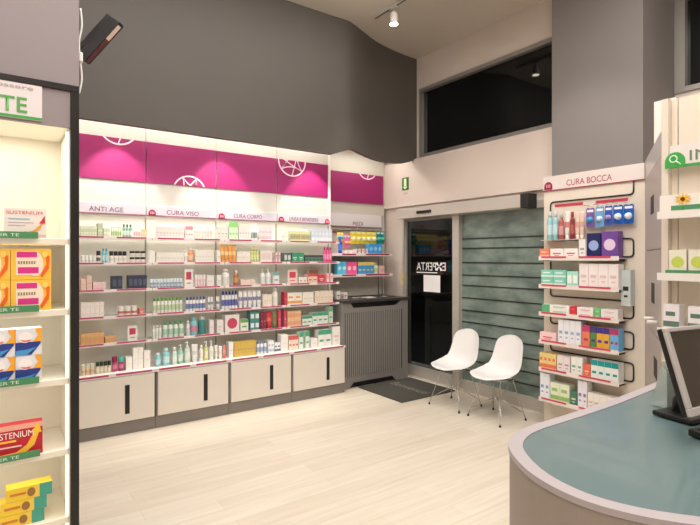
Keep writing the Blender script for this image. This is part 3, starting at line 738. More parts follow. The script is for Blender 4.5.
# escape sign on the wall
t = thing('exit_sign', 'small green escape sign above the automatic door', 'sign', (XW-.05, y_on(405.5, XW-.05), z_x(405, 190, XW-.05)))
yc = y_on(405.6, XW-.05); z0, z1 = z_x(405, 190.2, XW-.05), z_x(405, 177.8, XW-.05)
m = MB(); m.box(XW-.058, XW-.0505, yc-.063, yc+.063, z0, z1, mat((54, 112, 48), .5)); m.build('plate', t)
m = MB(); m.box(XW-.0592, XW-.058, yc-.024, yc+.024, z0+.05, z1-.015, mat((214, 236, 196), .5)); 
m.prism([(-.045, .045), (.045, .045), (0, .006)], 0, .0012, mat((214, 236, 196), .5), lambda p: Vector((XW-.058-p.z, yc-p.x, z0+p.y)))
m.build('arrow', t)
lettering('USCITA', .09, .022, (XW-.0515, yc, z0-.055), mat((110, 104, 100), .5), t, face='-X', name='caption')

# outdoors at night
m = MB(); m.box(5.3, 14, -4, 12, -.12, -.02, mat((30, 30, 32), .8, noise=.2)); struct('ground_outside', m)
t = thing('added_orange_lamp', 'added orange lamp outside, standing in for a small orange spot in the high window', 'lamp', (8.0, y_on(516, 8.0), 0))  # lamp and pole are invented, standing in for an orange window spot
yl = y_on(516, 8.0)
m = MB(); m.tube([(8.0, yl, -.02), (8.0, yl, 4.0)], .04, BLACKM, 8); m.build('pole', t)
m = MB(); m.lathe([(.05, -.05), (.09, 0), (.05, .06)], mat((255, 170, 90), .5, emis=8), (8.0, yl, 4.05), 10); m.build('lamp_head', t)
m = MB()
m.box(9.0, 9.2, 2.0, 12, 0, 6, mat((36, 36, 36), .8, noise=.2)); struct('wall_outside', m)

# door mat
t = thing('door_mat', 'dark grey entrance mat with faint welcome lettering before the glass door', 'mat', (4.08, 4.55, 0))
m = MB(); m.bbox(3.66, 4.52, 4.14, 4.95, .0005, .012, mat((66, 64, 58), .9, noise=.25, nscale=60), .004, 1); m.build('carpet', t)
lettering('Benvenuti', .62, .13, (4.08, 4.54, .0128), mat((130, 126, 118), .9), t, face='UP-X')

# ---- chairs
def make_chair(label):
    t = thing('shell_chair', label, 'chair', world=False, group='white moulded chairs by the entrance')
    SH = mat((230, 229, 229), .35, name='white_plastic')
    # profile: distance forward (local +y is the front), height
    prof = smooth_closed([(.235, .418), (.20, .436), (.12, .428), (.02, .416), (-.08, .418), (-.145, .445), (-.182, .51), (-.205, .60), (-.228, .70), (-.248, .775), (-.255, .81)], 4, False)
    Nn = len(prof); K = 17; vs = []; fs = []
    cl = [0]
    for i in range(1, Nn): cl.append(cl[-1]+math.hypot(prof[i][0]-prof[i-1][0], prof[i][1]-prof[i-1][1]))
    Lt = cl[-1]
    for i, (y, z) in enumerate(prof):
        s = cl[i]/Lt
        wbase = .225 if s < .3 else (.225 - (s-.3)*.09 if s < .6 else .198-(s-.6)*.09)
        e = min(1, (s+.004)/.20); ef = math.sqrt(max(0, 1-(1-e)**2.4)); e2 = min(1, (1-s+.002)/.17); eb = math.sqrt(max(0, 1-(1-e2)**2.6))
        hw = wbase*max(.16, ef)*max(.2, eb)
        a = prof[max(0, i-1)]; b = prof[min(Nn-1, i+1)]; dy, dz = b[0]-a[0], b[1]-a[1]; l = math.hypot(dy, dz); ny, nz = -dz/l, dy/l
        if ny*1 + nz < 0: ny, nz = -ny, -nz      # towards the sitter
        lift = (.045 if s < .55 else .04)*min(1, max(0, s-.02)/.28)
        mid = math.exp(-((s-.48)/.16)**2)*.035
        for k in range(K):
            q = -1+2*k/(K-1); c = abs(q)**2.6*(lift+mid)*(hw/wbase)
            vs.append((hw*q, y+ny*c, z+nz*c))
    for i in range(Nn-1):
        for k in range(K-1): fs.append((i*K+k, i*K+k+1, (i+1)*K+k+1, (i+1)*K+k))
    m = MB(); m.add(vs, fs, SH, True); o = m.build('seat_shell', t)
    md = o.modifiers.new('s', 'SOLIDIFY'); md.thickness = .007; md.offset = -1
    md = o.modifiers.new('b', 'SUBSURF'); md.levels = 1; md.render_levels = 1
    for sx in (-1, 1):
        for sy in (-1, 1):
            m = MB()
            top = (sx*.12, sy*.085-.01, .407); foot = (sx*.205, sy*.185+.0, .012)
            mid = (sx*.125, sy*.10-.01, .36)
            m.tube(fillet([top, mid, foot], .03), .0045, CHROME, 8)
            m.tube([(sx*.06, sy*.085-.01, .402), top], .0045, CHROME, 6)
            lg = m.build('leg', t)
            g = MB(); g.lathe([(.011, 0), (.012, .006), (.009, .016), (.006, .022)], BLACKM, foot[:2]+(0,), 10); gg = g.build('glide', lg)
    m = MB()      # wire struts under the seat
    for sx in (-1, 1):
        m.tube([(sx*.19, .155, .085), (sx*.03, -.02, .20), (sx*.12, -.09, .395)], .003, CHROME, 6)
        m.tube([(sx*.19, -.155, .085), (sx*.03, .02, .20), (sx*.12, .08, .395)], .003, CHROME, 6)
        m.tube([(sx*.122, .085, .40), (sx*.122, -.105, .40)], .0045, CHROME, 6)
    m.tube([(-.19, .155, .085), (-.03, .02, .2), (.03, .02, .2), (.19, .155, .085)], .003, CHROME, 6)
    m.tube([(-.19, -.155, .085), (-.03, -.02, .2), (.03, -.02, .2), (.19, -.155, .085)], .003, CHROME, 6)
    m.tube([(-.122, .085, .40), (.122, .085, .40)], .0045, CHROME, 6); m.tube([(-.122, -.105, .40), (.122, -.105, .40)], .0045, CHROME, 6)
    m.build('wire_frame', t)
    return t
def copy_tree(o, parent=None):
    c = o.copy(); COL.objects.link(c)
    if parent: c.parent = parent
    for ch in list(o.children): copy_tree(ch, c)
    return c
c1 = make_chair('white moulded plastic chair on wire legs, the one nearer the door mat')
c2 = copy_tree(c1); c2['label'] = 'white moulded plastic chair on wire legs, the one nearer the CURA BOCCA stand'
c1.location = (4.08, 3.745, 0); c1.rotation_euler = (0, 0, R(93)); c2.location = (4.09, 3.205, 0); c2.rotation_euler = (0, 0, R(87))

# ================================================================== CURA BOCCA STAND
XF = 4.37; YL, YR = y_on(544, XF), y_on(645, XF)
t = thing('wall_display_stand', 'tall cream wall stand with the CURA BOCCA sign and six white shelves', 'display stand', (4.39, (YL+YR)/2, 0))
m = MB(); m.box(XF, 4.409, YR, YL, 0, 2.385, mat((224, 214, 200), .45, noise=.01)); m.build('back_panel', t)
m = MB(); m.box(XF-.012, XF, YR+.0, YL, 2.252, 2.385, mat((222, 212, 208), .45)); m.box(XF-.014, XF, YR+.0, YL, 2.245, 2.253, mat((160, 60, 84), .5)); sg = m.build('header_sign', t)
lt = lettering('CURA BOCCA', .42, .055, (XF-.0135, (y_on(567, XF)+y_on(613, XF))/2, 2.275), mat((170, 50, 80), .5), t, face='-X'); lt.parent = sg
m = MB(); badge(m, XF-.012, YL-.055, 2.29, .042, '-X', CRIM, mat((230, 190, 205), .5)); bd = m.build('badge', t); bd.parent = sg
for a, b in ((555, 583), (596, 628)):
    m = MB(); m.box(XF-.004, XF, y_on(b, XF), y_on(a, XF), 2.085, 2.11, mat((196, 60, 84), .5)); m.build('price_strip', t)
def wire(pts):
    m = MB(); m.tube(fillet([(XF-.008, y, z) for y, z in pts], .035), .0065, BLACK, 6); m.build('wire_rail', t)
ya, yb = y_on(551, XF), y_on(634, XF)
wire([(yb, 2.245), (yb, 2.135), (ya, 2.135), (ya, 1.765), (ya-.3, 1.765)])
wire([(yb+.12, 1.765), (yb, 1.765), (yb, 1.61), (yb+.12, 1.61)])
wire([(ya, 1.56), (ya, 1.235), (yb, 1.235), (yb, 1.09), (yb+.12, 1.09)])
wire([(ya, 1.05), (ya, .975), (yb, .975), (yb, .83), (yb+.12, .83)])
wire([(ya, .78), (ya, .715), (yb, .715), (yb, .56), (yb+.12, .56)])
wire([(ya, .50), (ya, .2)])
XS = 4.22; YS0, YS1 = y_on(619, XS), y_on(539, XS)
ZS = [1.600, 1.338, 1.078, .815, .552, .272]     # shelf top surface
for z in ZS:
    m = MB(); m.box(XS, XF, YS0, YS1, z-.006, z-.0005, mat((226, 220, 212), .35)); m.box(XS-.006, XS, YS0, YS1, z-.022, z+.016, mat((232, 222, 216), .35)); sh = m.build('shelf', t)
    for a, b in ((.03, .28), (.40, .68)):
        m = MB(); m.box(XS-.009, XS-.006, YS1-b, YS1-a, z+.0, z+.016, mat((206, 66, 96), .5)); p = m.build('price_strip', t); p.parent = sh
    for y in (YS0+.03, YS1-.03): m = MB(); m.box(XS+.02, XF, y-.008, y+.008, z-.03, z-.0065, BLACKM); p = m.build('bracket', t); p.parent = sh
m = MB(); m.box(XF-.11, XF, ya-.355, ya+.04, 1.765, 1.77, mat((200, 196, 190), .35)); m.build('wire_shelf', t)
m = MB()
for k in range(5):
    y = y_on(589+9.5*k, XF); m.tube([(XF, y, 2.07), (XF-.09, y, 2.07)], .003, CHROME, 5)
m.build('hook', t)
def Bq(u0, u1, n, kind, z, h, c, a, desc, where, X=4.235, **k):
    y1, y0 = y_on(u0, X), y_on(u1, X); k.setdefault('depth', .09)
    run((X, y1), (0, -1), -PI/2, y1-y0, n, kind, h, c, a, desc, where, z, **k)
M_ = .0096
w0 = 'on the wire shelf of the mouth care stand'
Bq(545.5, 556.5, 2, 'bottle', 1.771, .27, (150, 200, 206), (190, 220, 226), 'pale teal mouthwash bottle', w0, X=4.28, cap=(214, 222, 226), depth=.055)
Bq(557, 562.5, 1, 'bottle', 1.771, .24, (170, 90, 90), (206, 150, 150), 'dull red mouthwash bottle', w0, X=4.28, cap=(200, 190, 186), depth=.055)
Bq(563.5, 568.5, 1, 'tube', 1.771, .26, (232, 226, 222), (206, 120, 120), 'white toothpaste tube', w0, X=4.28, depth=.055, cap=(220, 214, 210))
Bq(569, 573.5, 1, 'bottle', 1.771, .25, (136, 46, 50), (180, 90, 90), 'dark red mouthwash bottle', w0, X=4.28, depth=.055, cap=(150, 50, 54))
Bq(574.2, 583, 2, 'tube', 1.771, .25, (226, 200, 186), (206, 160, 150), 'beige toothpaste tube', w0, X=4.28, depth=.055, cap=(220, 200, 190))
wh = 'hanging on the mouth care stand'
Bq(586, 594.5, 1, 'pack', 1.87, .175, (120, 90, 160), (60, 160, 210), 'violet pack with blue blister', wh, X=4.31, depth=.05)
Bq(595.5, 604, 1, 'pack', 1.87, .18, (110, 160, 210), (200, 224, 240), 'light blue pack', wh, X=4.31, depth=.05)
Bq(604.8, 612.5, 1, 'pack', 1.885, .165, (50, 90, 180), (170, 150, 210), 'blue pack with lilac blister', wh, X=4.31, depth=.05)
Bq(613, 634, 2, 'pack', 1.885, .165, (24, 90, 180), (226, 236, 240), 'deep blue pack with round white blister', wh, X=4.31, depth=.05)
w1 = 'on the top shelf of the mouth care stand'
Bq(539.5, 549.5, 1, 'box', 1.601, .085, (240, 130, 90), (244, 190, 170), 'orange toothpaste carton', w1, style=0)
Bq(550, 578, 2, 'box', 1.601, .085, (240, 236, 232), (206, 40, 60), 'long white toothpaste carton with red mark', w1, style=4)
Bq(578.8, 585.5, 1, 'box', 1.601, .165, (232, 228, 226), (170, 160, 160), 'upright white carton', w1, style=4)
Bq(586.5, 600.8, 1, 'box', 1.601, .215, (28, 34, 90), (150, 170, 220), 'navy carton with round picture', w1, style=5, X=4.255)
Bq(601.3, 618, 1, 'box', 1.601, .225, (110, 70, 150), (220, 200, 226), 'purple carton with pale round picture', w1, style=5, X=4.255)
w2_ = 'on the second shelf of the mouth care stand'
Bq(541, 566, 2, 'box', 1.339, .075, (130, 206, 186), (220, 236, 230), 'mint green long carton', w2_, style=0, levels=2)
Bq(566.7, 578, 2, 'box', 1.339, .14, (170, 220, 206), (236, 240, 236), 'mint and white carton', w2_, style=3)
Bq(579, 618.5, 4, 'box', 1.339, .21, (236, 228, 226), (222, 190, 192), 'tall white carton with pink print', w2_, style=4)
w3 = 'on the third shelf of the mouth care stand'
Bq(541.5, 569.5, 1, 'box', 1.079, .042, (238, 234, 230), (90, 180, 130), 'long white toothpaste carton, green end', w3, style=1, levels=2)
Bq(570.2, 576, 1, 'box', 1.079, .042, (216, 40, 60), (240, 120, 130), 'short red carton', w3, style=4, levels=2)
Bq(576.7, 593.5, 1, 'box', 1.079, .042, (238, 234, 230), (206, 120, 130), 'white carton with pink print', w3, style=4, levels=2)
Bq(594, 600, 1, 'box', 1.079, .042, (110, 190, 120), (200, 230, 200), 'short green carton', w3, style=4, levels=2)
Bq(600.6, 618, 1, 'box', 1.079, .042, (236, 230, 228), (216, 170, 170), 'long whitish carton at right end', w3, style=4, levels=2)
w4 = 'on the fourth shelf of the mouth care stand'
Bq(539.5, 556, 1, 'box', .816, .085, (240, 206, 204), (206, 80, 90), 'pale pink carton', w4, style=4)
Bq(558, 581, 4, 'box', .816, .22, (232, 234, 240), (150, 170, 206), 'upright white carton with blue print', w4, style=4)
Bq(582, 589.8, 1, 'box', .816, .19, (226, 130, 90), (190, 60, 110), 'orange carton with magenta top', w4, style=2)
Bq(590.2, 596, 1, 'box', .816, .19, (80, 140, 80), (70, 50, 130), 'green carton with violet top', w4, style=2)
Bq(596.4, 609.6, 2, 'box', .816, .19, (226, 170, 60), (70, 50, 140), 'yellow carton with violet top', w4, style=2)
Bq(610, 618.5, 2, 'box', .816, .19, (110, 180, 226), (180, 60, 110), 'light blue carton with magenta top', w4, style=2)
w5 = 'on the fifth shelf of the mouth care stand'
Bq(539.5, 556, 4, 'box', .553, .15, (230, 206, 130), (226, 120, 90), 'yellow carton with red print', w5, style=0)
Bq(557, 570, 2, 'box', .553, .15, (232, 222, 222), (190, 150, 160), 'pinkish white carton', w5, style=4)
Bq(571, 582.5, 2, 'box', .553, .16, (236, 234, 230), (110, 180, 150), 'white carton with green mark', w5, style=4)
Bq(583.2, 590, 1, 'box', .553, .11, (230, 110, 80), (240, 190, 160), 'small orange carton', w5, style=4)
Bq(590.8, 618.5, 4, 'box', .553, .165, (230, 236, 232), (20, 150, 150), 'white carton with teal top', w5, style=2)
w6 = 'on the lowest shelf of the mouth care stand'
Bq(540, 549.5, 2, 'box', .273, .24, (232, 234, 240), (140, 160, 200), 'upright white carton with blue marks', w6, style=4)
Bq(550.2, 569.5, 2, 'box', .273, .17, (226, 230, 206), (150, 190, 110), 'white carton with green base', w6, style=0)
Bq(570.2, 577, 1, 'box', .273, .13, (70, 120, 100), (210, 220, 200), 'small dark green carton', w6, style=4)
Bq(577.7, 587, 2, 'box', .273, .24, (234, 232, 238), (150, 120, 180), 'upright white carton with violet marks', w6, style=4)
Bq(587.7, 618, 5, 'box', .273, .15, (236, 230, 220), (200, 180, 190), 'low white carton at right end', w6, style=4)
# grey boxed device hanging to the right of shelf two
Bq(621, 630.5, 1, 'box', 1.20, .30, (196, 206, 206), (40, 44, 50), 'grey carton with dark figure', 'hung right of the mouth care shelves', X=4.29, depth=.075, style=4)

# ================================================================== ANGLED PANEL BETWEEN THE STANDS
pa = Vector((XF, YR-.002, 0)); pb = Vector((3.36, y_on(662.8, 3.36), 0))
dv = (pb-pa); LEN = dv.length; dv.normalize(); nv = Vector((dv.y, -dv.x, 0))
if nv.dot(pa) > 0: nv = -nv                       # towards the camera
def fp(s, z, o=0): return pa + dv*s + nv*o + Vector((0, 0, z))
def slab(mb, s0, s1, z0, z1, o0, o1, m):
    vs = [fp(s, z, o) for o in (o0, o1) for s, z in ((s0, z0), (s1, z0), (s1, z1), (s0, z1))]
    mb.add(vs, [(0,1,2,3), (4,5,6,7), (0,1,5,4), (1,2,6,5), (2,3,7,6), (3,0,4,7)], m)
t = thing('angled_side_panel', 'narrow mauve grey partition panel angled between the two display stands', 'partition', (pb.x, pb.y, 0))
PM = mat((176, 166, 162), .45, noise=.01)
for i, (z0, z1) in enumerate(((0, 1.06), (1.066, 1.655), (1.661, 2.25))):
    m = MB(); slab(m, .005, LEN, z0, z1, -.03, 0, PM); m.build('panel', t)
m = MB(); slab(m, .005, LEN, 2.252, 2.40, -.03, .0, mat((196, 190, 190), .3)); m.build('header_band', t)
for u, v0, v1 in ((652.3, 196, 214), (653, 283, 303), (655.5, 358, 378)):
    a, b = ray(u); # intersection of ray with the panel line
    den = a*dv.y - b*dv.x; s = (b*pa.x - a*pa.y)/den if den else 0
    s = max(.1, min(LEN-.1, s)); q = pa+dv*s; zz = q.x*FX+q.y*FY
    m = MB(); slab(m, s-.10, s+.10, H+(V0-v1)/F*zz, H+(V0-v0)/F*zz, 0, .002, BLACKM); m.build('hand_slot', t)
for f_ in (.55, .75): m = MB(); q0 = fp(LEN*f_, 1.17, 0); m.tube([q0, q0+nv*.06], .012, WHITE, 8); m.build('knob', t)

# ================================================================== RIGHT DISPLAY (IN... sign)
XR = 2.70; YRL = y_on(661.5, XR); YRR = .05
t = thing('display_shelf_unit', 'cream display unit with green IN sign behind the counter monitor', 'display stand', (XR+.1, .6, 0))
CR = mat((226, 214, 198), .45, noise=.01)
m = MB(); m.box(XR+.035, XR+.06, YRR, y_on(675.5, XR), 0, 2.385, CR); m.build('back_panel', t)
m = MB(); m.box(XR+.035, XR+.06, y_on(674.5, XR), YRL-.031, 0, 2.385, CR); m.build('side_strip', t)
m = MB(); m.box(XR, XR+.12, YRL-.03, YRL, 0, 2.385, mat((220, 210, 196), .45)); m.build('side_panel', t)

zs0, zs1 = z_x(680, 167.5, XR), z_x(680, 145, XR)
m = MB(); m.box(XR-.014, XR-.002, YRR, y_on(671, XR), zs0+.01, zs1, mat((226, 218, 214), .4)); m.box(XR-.016, XR-.002, YRR, y_on(671, XR), zs0, zs0+.012, GREEN); sg = m.build('header_sign', t)
lt = lettering('INTEGRATORI', .62, .05, (XR-.0165, y_on(691, XR), zs0+.024), mat((110, 130, 104), .5), t, face='-X', align='L'); lt.parent = sg
cyb = y_on(676.5, XR); rb = .044
m = MB()
pts = [(rb*math.cos(a), rb*math.sin(a)) for a in [PI*k/12 for k in range(13)]] + [(-rb, -.03), (rb, -.03)]
fr = lambda p: Vector((XR-.016-p.z, cyb-p.x, zs0+.03+p.y)); m.prism(pts, 0, .003, GREEN, fr)
wl = mat((220, 240, 220), .5)
ring = [(.016*math.cos(2*PI*k/14)-.006, .016*math.sin(2*PI*k/14)+.012) for k in range(15)]
m.tube([fr(Vector((p[0], p[1], .004))) for p in ring], .003, wl, 6); m.tube([fr(Vector((.006, .0, .004))), fr(Vector((.026, -.018, .004)))], .0035, wl, 6)
bd = m.build('badge', t); bd.parent = sg
ZR = [z_x(660, 213, XR-.1), z_x(660, 274, XR-.1), z_x(662, 329, XR-.1)]
for z in ZR:
    m = MB(); m.box(XR-.10, XR+.034, YRR, YRL-.031, z-.008, z, mat((232, 226, 216), .3)); m.box(XR-.106, XR-.10, YRR, y_on(657.5, XR-.1), z-.03, z+.006, mat((232, 226, 220), .3)); m.build('shelf', t)
XP = XR-.09
# flower picture card on the top shelf
m = MB(); y1, y0 = y_on(658.5, XP-.012), YRR+.2; zz = ZR[0]+.0005; XP = XR-.078
m.box(XP-.012, XP-.009, y0, y1, zz, zz+.082, mat((232, 226, 218), .4)); m.box(XP-.0135, XP-.012, y0, y1-.05, zz+.008, zz+.03, DGREEN)
fy = y_on(683, XP-.012)
for k in range(12):
    a = 2*PI*k/12; c_, s_ = math.cos(a), math.sin(a)
    m.prism([(c_*.006-s_*.006, s_*.006+c_*.006), (c_*.034, s_*.034), (c_*.006+s_*.006, s_*.006-c_*.006)], 0, .0015+.0002*(k % 3), mat((232, 170, 30) if k % 2 else (240, 200, 60), .5), lambda p: Vector((XP-.0135-p.z, fy-p.x*1.1, zz+.058+p.y*.85)))
m.prism([(.010*math.cos(2*PI*k/12), .010*math.sin(2*PI*k/12)) for k in range(12)], 0, .003, mat((90, 50, 30), .5), lambda p: Vector((XP-.0135-p.z, fy-p.x, zz+.058+p.y)))
m.box(XP-.0142, XP-.0135, fy-.006, fy+.004, zz+.004, zz+.03, mat((60, 140, 60), .5))
XP = XR-.09; o = m.build('flower_card'); tag(o, 'long white shelf card with a yellow flower picture under the IN sign', 'sign')
# product boxes
def Rq(u0, u1, n, z, h, c, a, desc, where, d=.06, style=2, X=XP):
    y1, y0 = y_on(u0, X), y_on(u1, X); run((X, y1), (0, -1), -PI/2, y1-y0, n, 'box', h, c, a, desc, where, z, depth=d, style=style, fill=.9)
Rq(668, 708, 2, ZR[1]+.0005, .115, (226, 222, 204), (190, 206, 90), 'translucent white carton with yellow green dot', 'under the IN sign', style=5)
m = MB(); m.box(XP-.008, XP-.005, YRR+.2, y_on(666, XP), ZR[1]+.0005, ZR[1]+.02, DGREEN); o = m.build('shelf_label'); tag(o, 'long green label strip before the yellow dotted cartons', 'label')
Rq(662.5, 680, 1, ZR[2]+.0005, .118, (232, 226, 228), (96, 120, 110), 'white carton with green base left of black gap', 'behind the monitor', style=0)
Rq(687, 706, 1, ZR[2]+.0005, .115, (232, 226, 228), (96, 120, 110), 'white carton with green base at right edge', 'behind the monitor', style=0)
# tall pale end post behind the panel
m = MB(); yq0, yq1 = y_on(676, 4.05), y_on(654, 4.05); m.box(4.05, 4.11, yq0, yq1, 0, z_x(654.5, 102, 4.05), mat((222, 214, 204), .5)); struct('trim_3', m)

# ================================================================== LEFT LIT UNIT IN THE FOREGROUND
YU = 2.26; XU = x_on(70.6, YU); XU2 = x_on(79, YU)
UL = -1.2
LITW = mat((244, 238, 222), .5)
t = thing('lit_shelf_unit', 'tall illuminated cream shelf unit with black edge and green PER TE sign, far left', 'shelf unit', (-.4, YU+.15, 0))
m = MB(); m.box(XU, XU2, YU-.006, YU+.34, 0, 2.272, BLACK); m.build('edge_panel', t)
m = MB(); m.box(UL, XU-.0, YU+.32, YU+.34, 0, 2.26, LITW); m.box(XU-.006, XU-.001, YU+.01, YU+.32, 0, 2.11, LITW); m.box(UL, UL+.02, YU, YU+.32, 0, 2.26, LITW); m.build('back_panel', t)
m = MB(); m.box(UL, XU2, YU-.008, YU+.34, 2.262, 2.285, BLACK); m.build('top_edge', t)
m = MB(); m.box(UL, XU-.001, YU, YU+.02, 2.118, 2.261, MAUVE); m.box(UL, XU-.001, YU+.02, YU+.318, 2.118, 2.135, LITW); m.build('header', t)
zA, zB = z_y(40, 121.5, YU), z_y(40, 84.2, YU)
xs1 = x_on(42, YU)
m = MB(); m.box(UL, xs1, YU-.006, YU-.001, zA, 2.26, mat((222, 214, 216), .4)); m.box(UL, xs1, YU-.0075, YU-.006, zA+.002, zA+.012, GREEN); sg = m.build('header_sign', t)
lt = lettering('PER TE', .232, .058, (x_on(27, YU), YU-.0075, zA+.022), mat((86, 160, 80), .5), t, bold=.018, align='R', spacing=1.05); lt.parent = sg
lt = lettering('salute e benessere', .33, .016, (x_on(33, YU), YU-.0075, 2.238), mat((170, 160, 160), .5), t, align='R'); lt.parent = sg
ZL = [z_y(66, 238.5, YU), z_y(66, 309, YU), z_y(66, 378.2, YU), z_y(66, 449, YU), z_y(66, 517.5, YU), z_y(66, 517.5, YU)-.28]
for i, z in enumerate(ZL):
    m = MB(); m.bbox(UL+.021, XU-.0065, YU+.004, YU+.319, z-.026, z, mat((236, 230, 214), .4), .002, 1); sh = m.build('shelf', t)
    if i < 4:
        x1 = x_on((38, 39, 39, 40)[i], YU)
        m = MB(); m.box(UL+.1, x1, YU-.012, YU-.009, z-.003, z+.022, DGREEN); p = m.build('label_strip', t); p.parent = sh
        q = lettering('PER TE', .075, .011, (x_on(19, YU), YU-.0125, z+.004), mat((220, 236, 220), .5), t, align='R'); q.parent = sh
m = MB(); m.box(XU-.016, XU-.008, YU+.006, YU+.016, .1, 2.1, mat((250, 255, 225), .5, emis=1.5)); m.build('light_strip', t)
# wall mass over the unit
m = MB(); m.box(-3.2, XU2, YU, YU+.5, 2.286, CH, MAUVE); struct('wall_west_2', m)

def bigbox(w, d, h, fn): 
    mb = MB(); fn(mb, w, d, h); return mb
def on_left(u0, u1, row, vt, n, name, lab, grp, paint, cat='box', lev=1, hh=None, d=.07, yo=0.0, xshift=0, zb=None):
    Y = YU+.012+yo; x0, x1 = x_on(u0, Y), x_on(u1, Y); wd = x1-x0
    h = hh or (z_y((u0+u1)/2, vt, Y) - ZL[row]); labs = lab if isinstance(lab, list) else [lab]
    t0 = None; k = 0
    for l in range(lev):
        for i in range(n):
            lb = labs[k % len(labs)]; k += 1
            g = grp if n*lev > 1 else None
            if t0 is None:
                t0 = thing(name, lb, cat, world=False, group=g)
                mb = MB(); paint(mb, wd*.985, d, h); mb.build('carton', t0)
                t0['_p'] = 1; c = t0
                if hasattr(paint, 'txt'):
                    for (s, ww, hh_, cx, cz, col, al) in paint.txt(wd, h): lettering(s, ww, hh_, (cx, -.0022, cz), mat(col, .5), t0, align=al)
            else:
                c = copy_tree(t0); c['label'] = lb
            c.location = (x0+wd/2 - i*wd, Y, ZL[row]+.0005 + l*(h+.001))
    del t0['_p']
def P1(mb, w, d, h):
    mb.box(-w/2, w/2, 0, d, 0, h, mat((236, 228, 222), .4)); y = -.001
    q = lambda x0, x1, z0, z1, c, dy=0: mb.box(x0*w, x1*w, y-dy, 0, z0*h, z1*h, mat(c, .4))
    q(-.5, .5, 0, .12, (214, 190, 180)); q(-.4, .1, .62, .66, (150, 190, 200)); q(-.4, .2, .5, .53, (190, 180, 190)); q(-.4, .0, .4, .43, (190, 180, 190))
    fr = lambda p: Vector((p.x*w, y-.0003-p.z, p.y*h))
    mb.prism([(-.1, .14), (.2, .26), (.42, .55), (.36, .3), (.1, .14)], 0, .0006, mat((230, 170, 60), .4), fr)
    mb.prism([(.33, .5), (.47, .78), (.47, .5)], 0, .0009, mat((214, 50, 50), .4), fr)
    mb.prism([(-.15, .13), (0, .22), (.15, .13)], 0, .001, mat((120, 180, 90), .4), fr)
P1.txt = lambda w, h: [('SUSTENIUM', w*.84, h*.11, -.02*w, h*.8, (206, 70, 80), 'C')]
on_left(3.5, 46.5, 0, 208.5, 1, 'supplement_box', 'white supplement box with SUSTENIUM lettering and orange swoosh, uppermost left shelf', None, P1)
def P2(mb, w, d, h):
    mb.box(-w/2, w/2, 0, d, 0, h, mat((246, 196, 70), .4)); y = -.001
    fr = lambda p: Vector((p.x*w, y-p.z, p.y*h))
    circ = lambda cx, cz, rx, rz: [(cx+rx*math.cos(2*PI*k/24), cz+rz*math.sin(2*PI*k/24)) for k in range(24)]
    mb.box(-.38*w, .15*w, y, 0, .14*h, .92*h, mat((246, 230, 206), .4))
    mb.prism(circ(.1, .5, .2, .4), 0, .0006, mat((246, 226, 206), .4), fr)
    mb.prism([(.26, .05), (.44, .35), (.46, .75), (.36, .85), (.38, .5), (.22, .12)], 0, .0012, mat((238, 100, 40), .4), fr)
    mb.prism(circ(.34, .82, .07, .1), 0, .0016, mat((250, 214, 110), .4), fr)
    mb.box(-.36*w, .14*w, y-.0012, 0, .72*h, .9*h, mat((216, 50, 140), .4)); mb.box(-.33*w, .18*w, y-.0012, 0, .2*h, .4*h, mat((216, 50, 140), .4))
    for k in range(7): mb.box((-.33+.065*k)*w, (-.29+.065*k)*w, y-.0012, 0, .5*h, .6*h, mat((150, 130, 110), .4))
L2 = ['yellow orange box with magenta bands, lower row, right on left unit second shelf', 'yellow orange box with magenta bands, lower row, cut by photo edge', 'yellow orange box with magenta bands, upper row, right one', 'yellow orange box with magenta bands, upper row, cut by photo edge']
on_left(10.5, 51.5, 1, 248, 2, 'vitamin_box', L2, 'yellow orange boxes stacked on the lit shelf', P2, lev=2, hh=(z_y(30, 248.5, YU)-ZL[1])/2-.001)
def P3(mb, w, d, h):
    mb.box(-w/2, w/2, 0, d, 0, h, mat((228, 230, 236), .4)); y = -.001
    fr = lambda p: Vector((p.x*w, y-p.z, p.y*h))
    mb.prism([(.12, .45), (.5, .45), (.5, 1), (.22, 1), (.36, .75)], 0, .0008, mat((244, 170, 50), .4), fr)
    mb.prism([(-.5, .02), (.1, .02), (.45, .42), (.45, .5), (-.5, .5)], 0, .0012, mat((36, 60, 140), .4), fr)
    mb.prism([(-.5, .02), (-.1, .02), (.3, .3), (-.1, .22), (-.5, .2)], 0, .0016, mat((70, 150, 214), .4), fr)
    mb.prism([(-.3+.28*math.cos(2*PI*k/20)+.16, .68+.2*math.sin(2*PI*k/20)) for k in range(20)], 0, .002, mat((244, 240, 240), .4), fr)
    mb.prism([(-.34, .6), (-.2, .52), (.0, .52), (.1, .6), (-.1, .57)], 0, .0024, mat((232, 90, 50), .4), fr)
L3 = ['white blue and orange box, lower row, right one on the left lit unit', 'white blue and orange box, lower row, cut by the photo edge', 'white blue and orange box, upper row, right one on the left lit unit', 'white blue and orange box, upper row, cut by the photo edge']
on_left(15.3, 42, 2, 329, 2, 'tablet_box', L3, 'blue and orange boxes stacked on the lit shelf', P3, lev=2, hh=(z_y(28, 329, YU)-ZL[2])/2-.001)
def P4(mb, w, d, h):
    mb.box(-w/2, w/2, 0, d, 0, h, mat((190, 30, 50), .4)); y = -.001
    fr = lambda p: Vector((p.x*w, y-p.z, p.y*h))
    mb.box(-.5*w, .5*w, y, 0, .84*h, h, mat((240, 170, 150), .4))
    mb.prism([(-.5, .02), (.1, .02), (.34, .3), (.46, .8), (.36, .76), (.2, .34), (0, .16), (-.5, .12)], 0, .001, mat((246, 190, 60), .4), fr)
    mb.prism([(.28, .7), (.42, .98), (.48, .66)], 0, .0013, mat((246, 200, 60), .4), fr)
    mb.box(-.46*w, .0*w, y-.001, 0, .48*h, .54*h, mat((246, 190, 70), .4)); mb.box(-.3*w, .1*w, y-.001, 0, .32*h, .36*h, mat((240, 200, 200), .4))
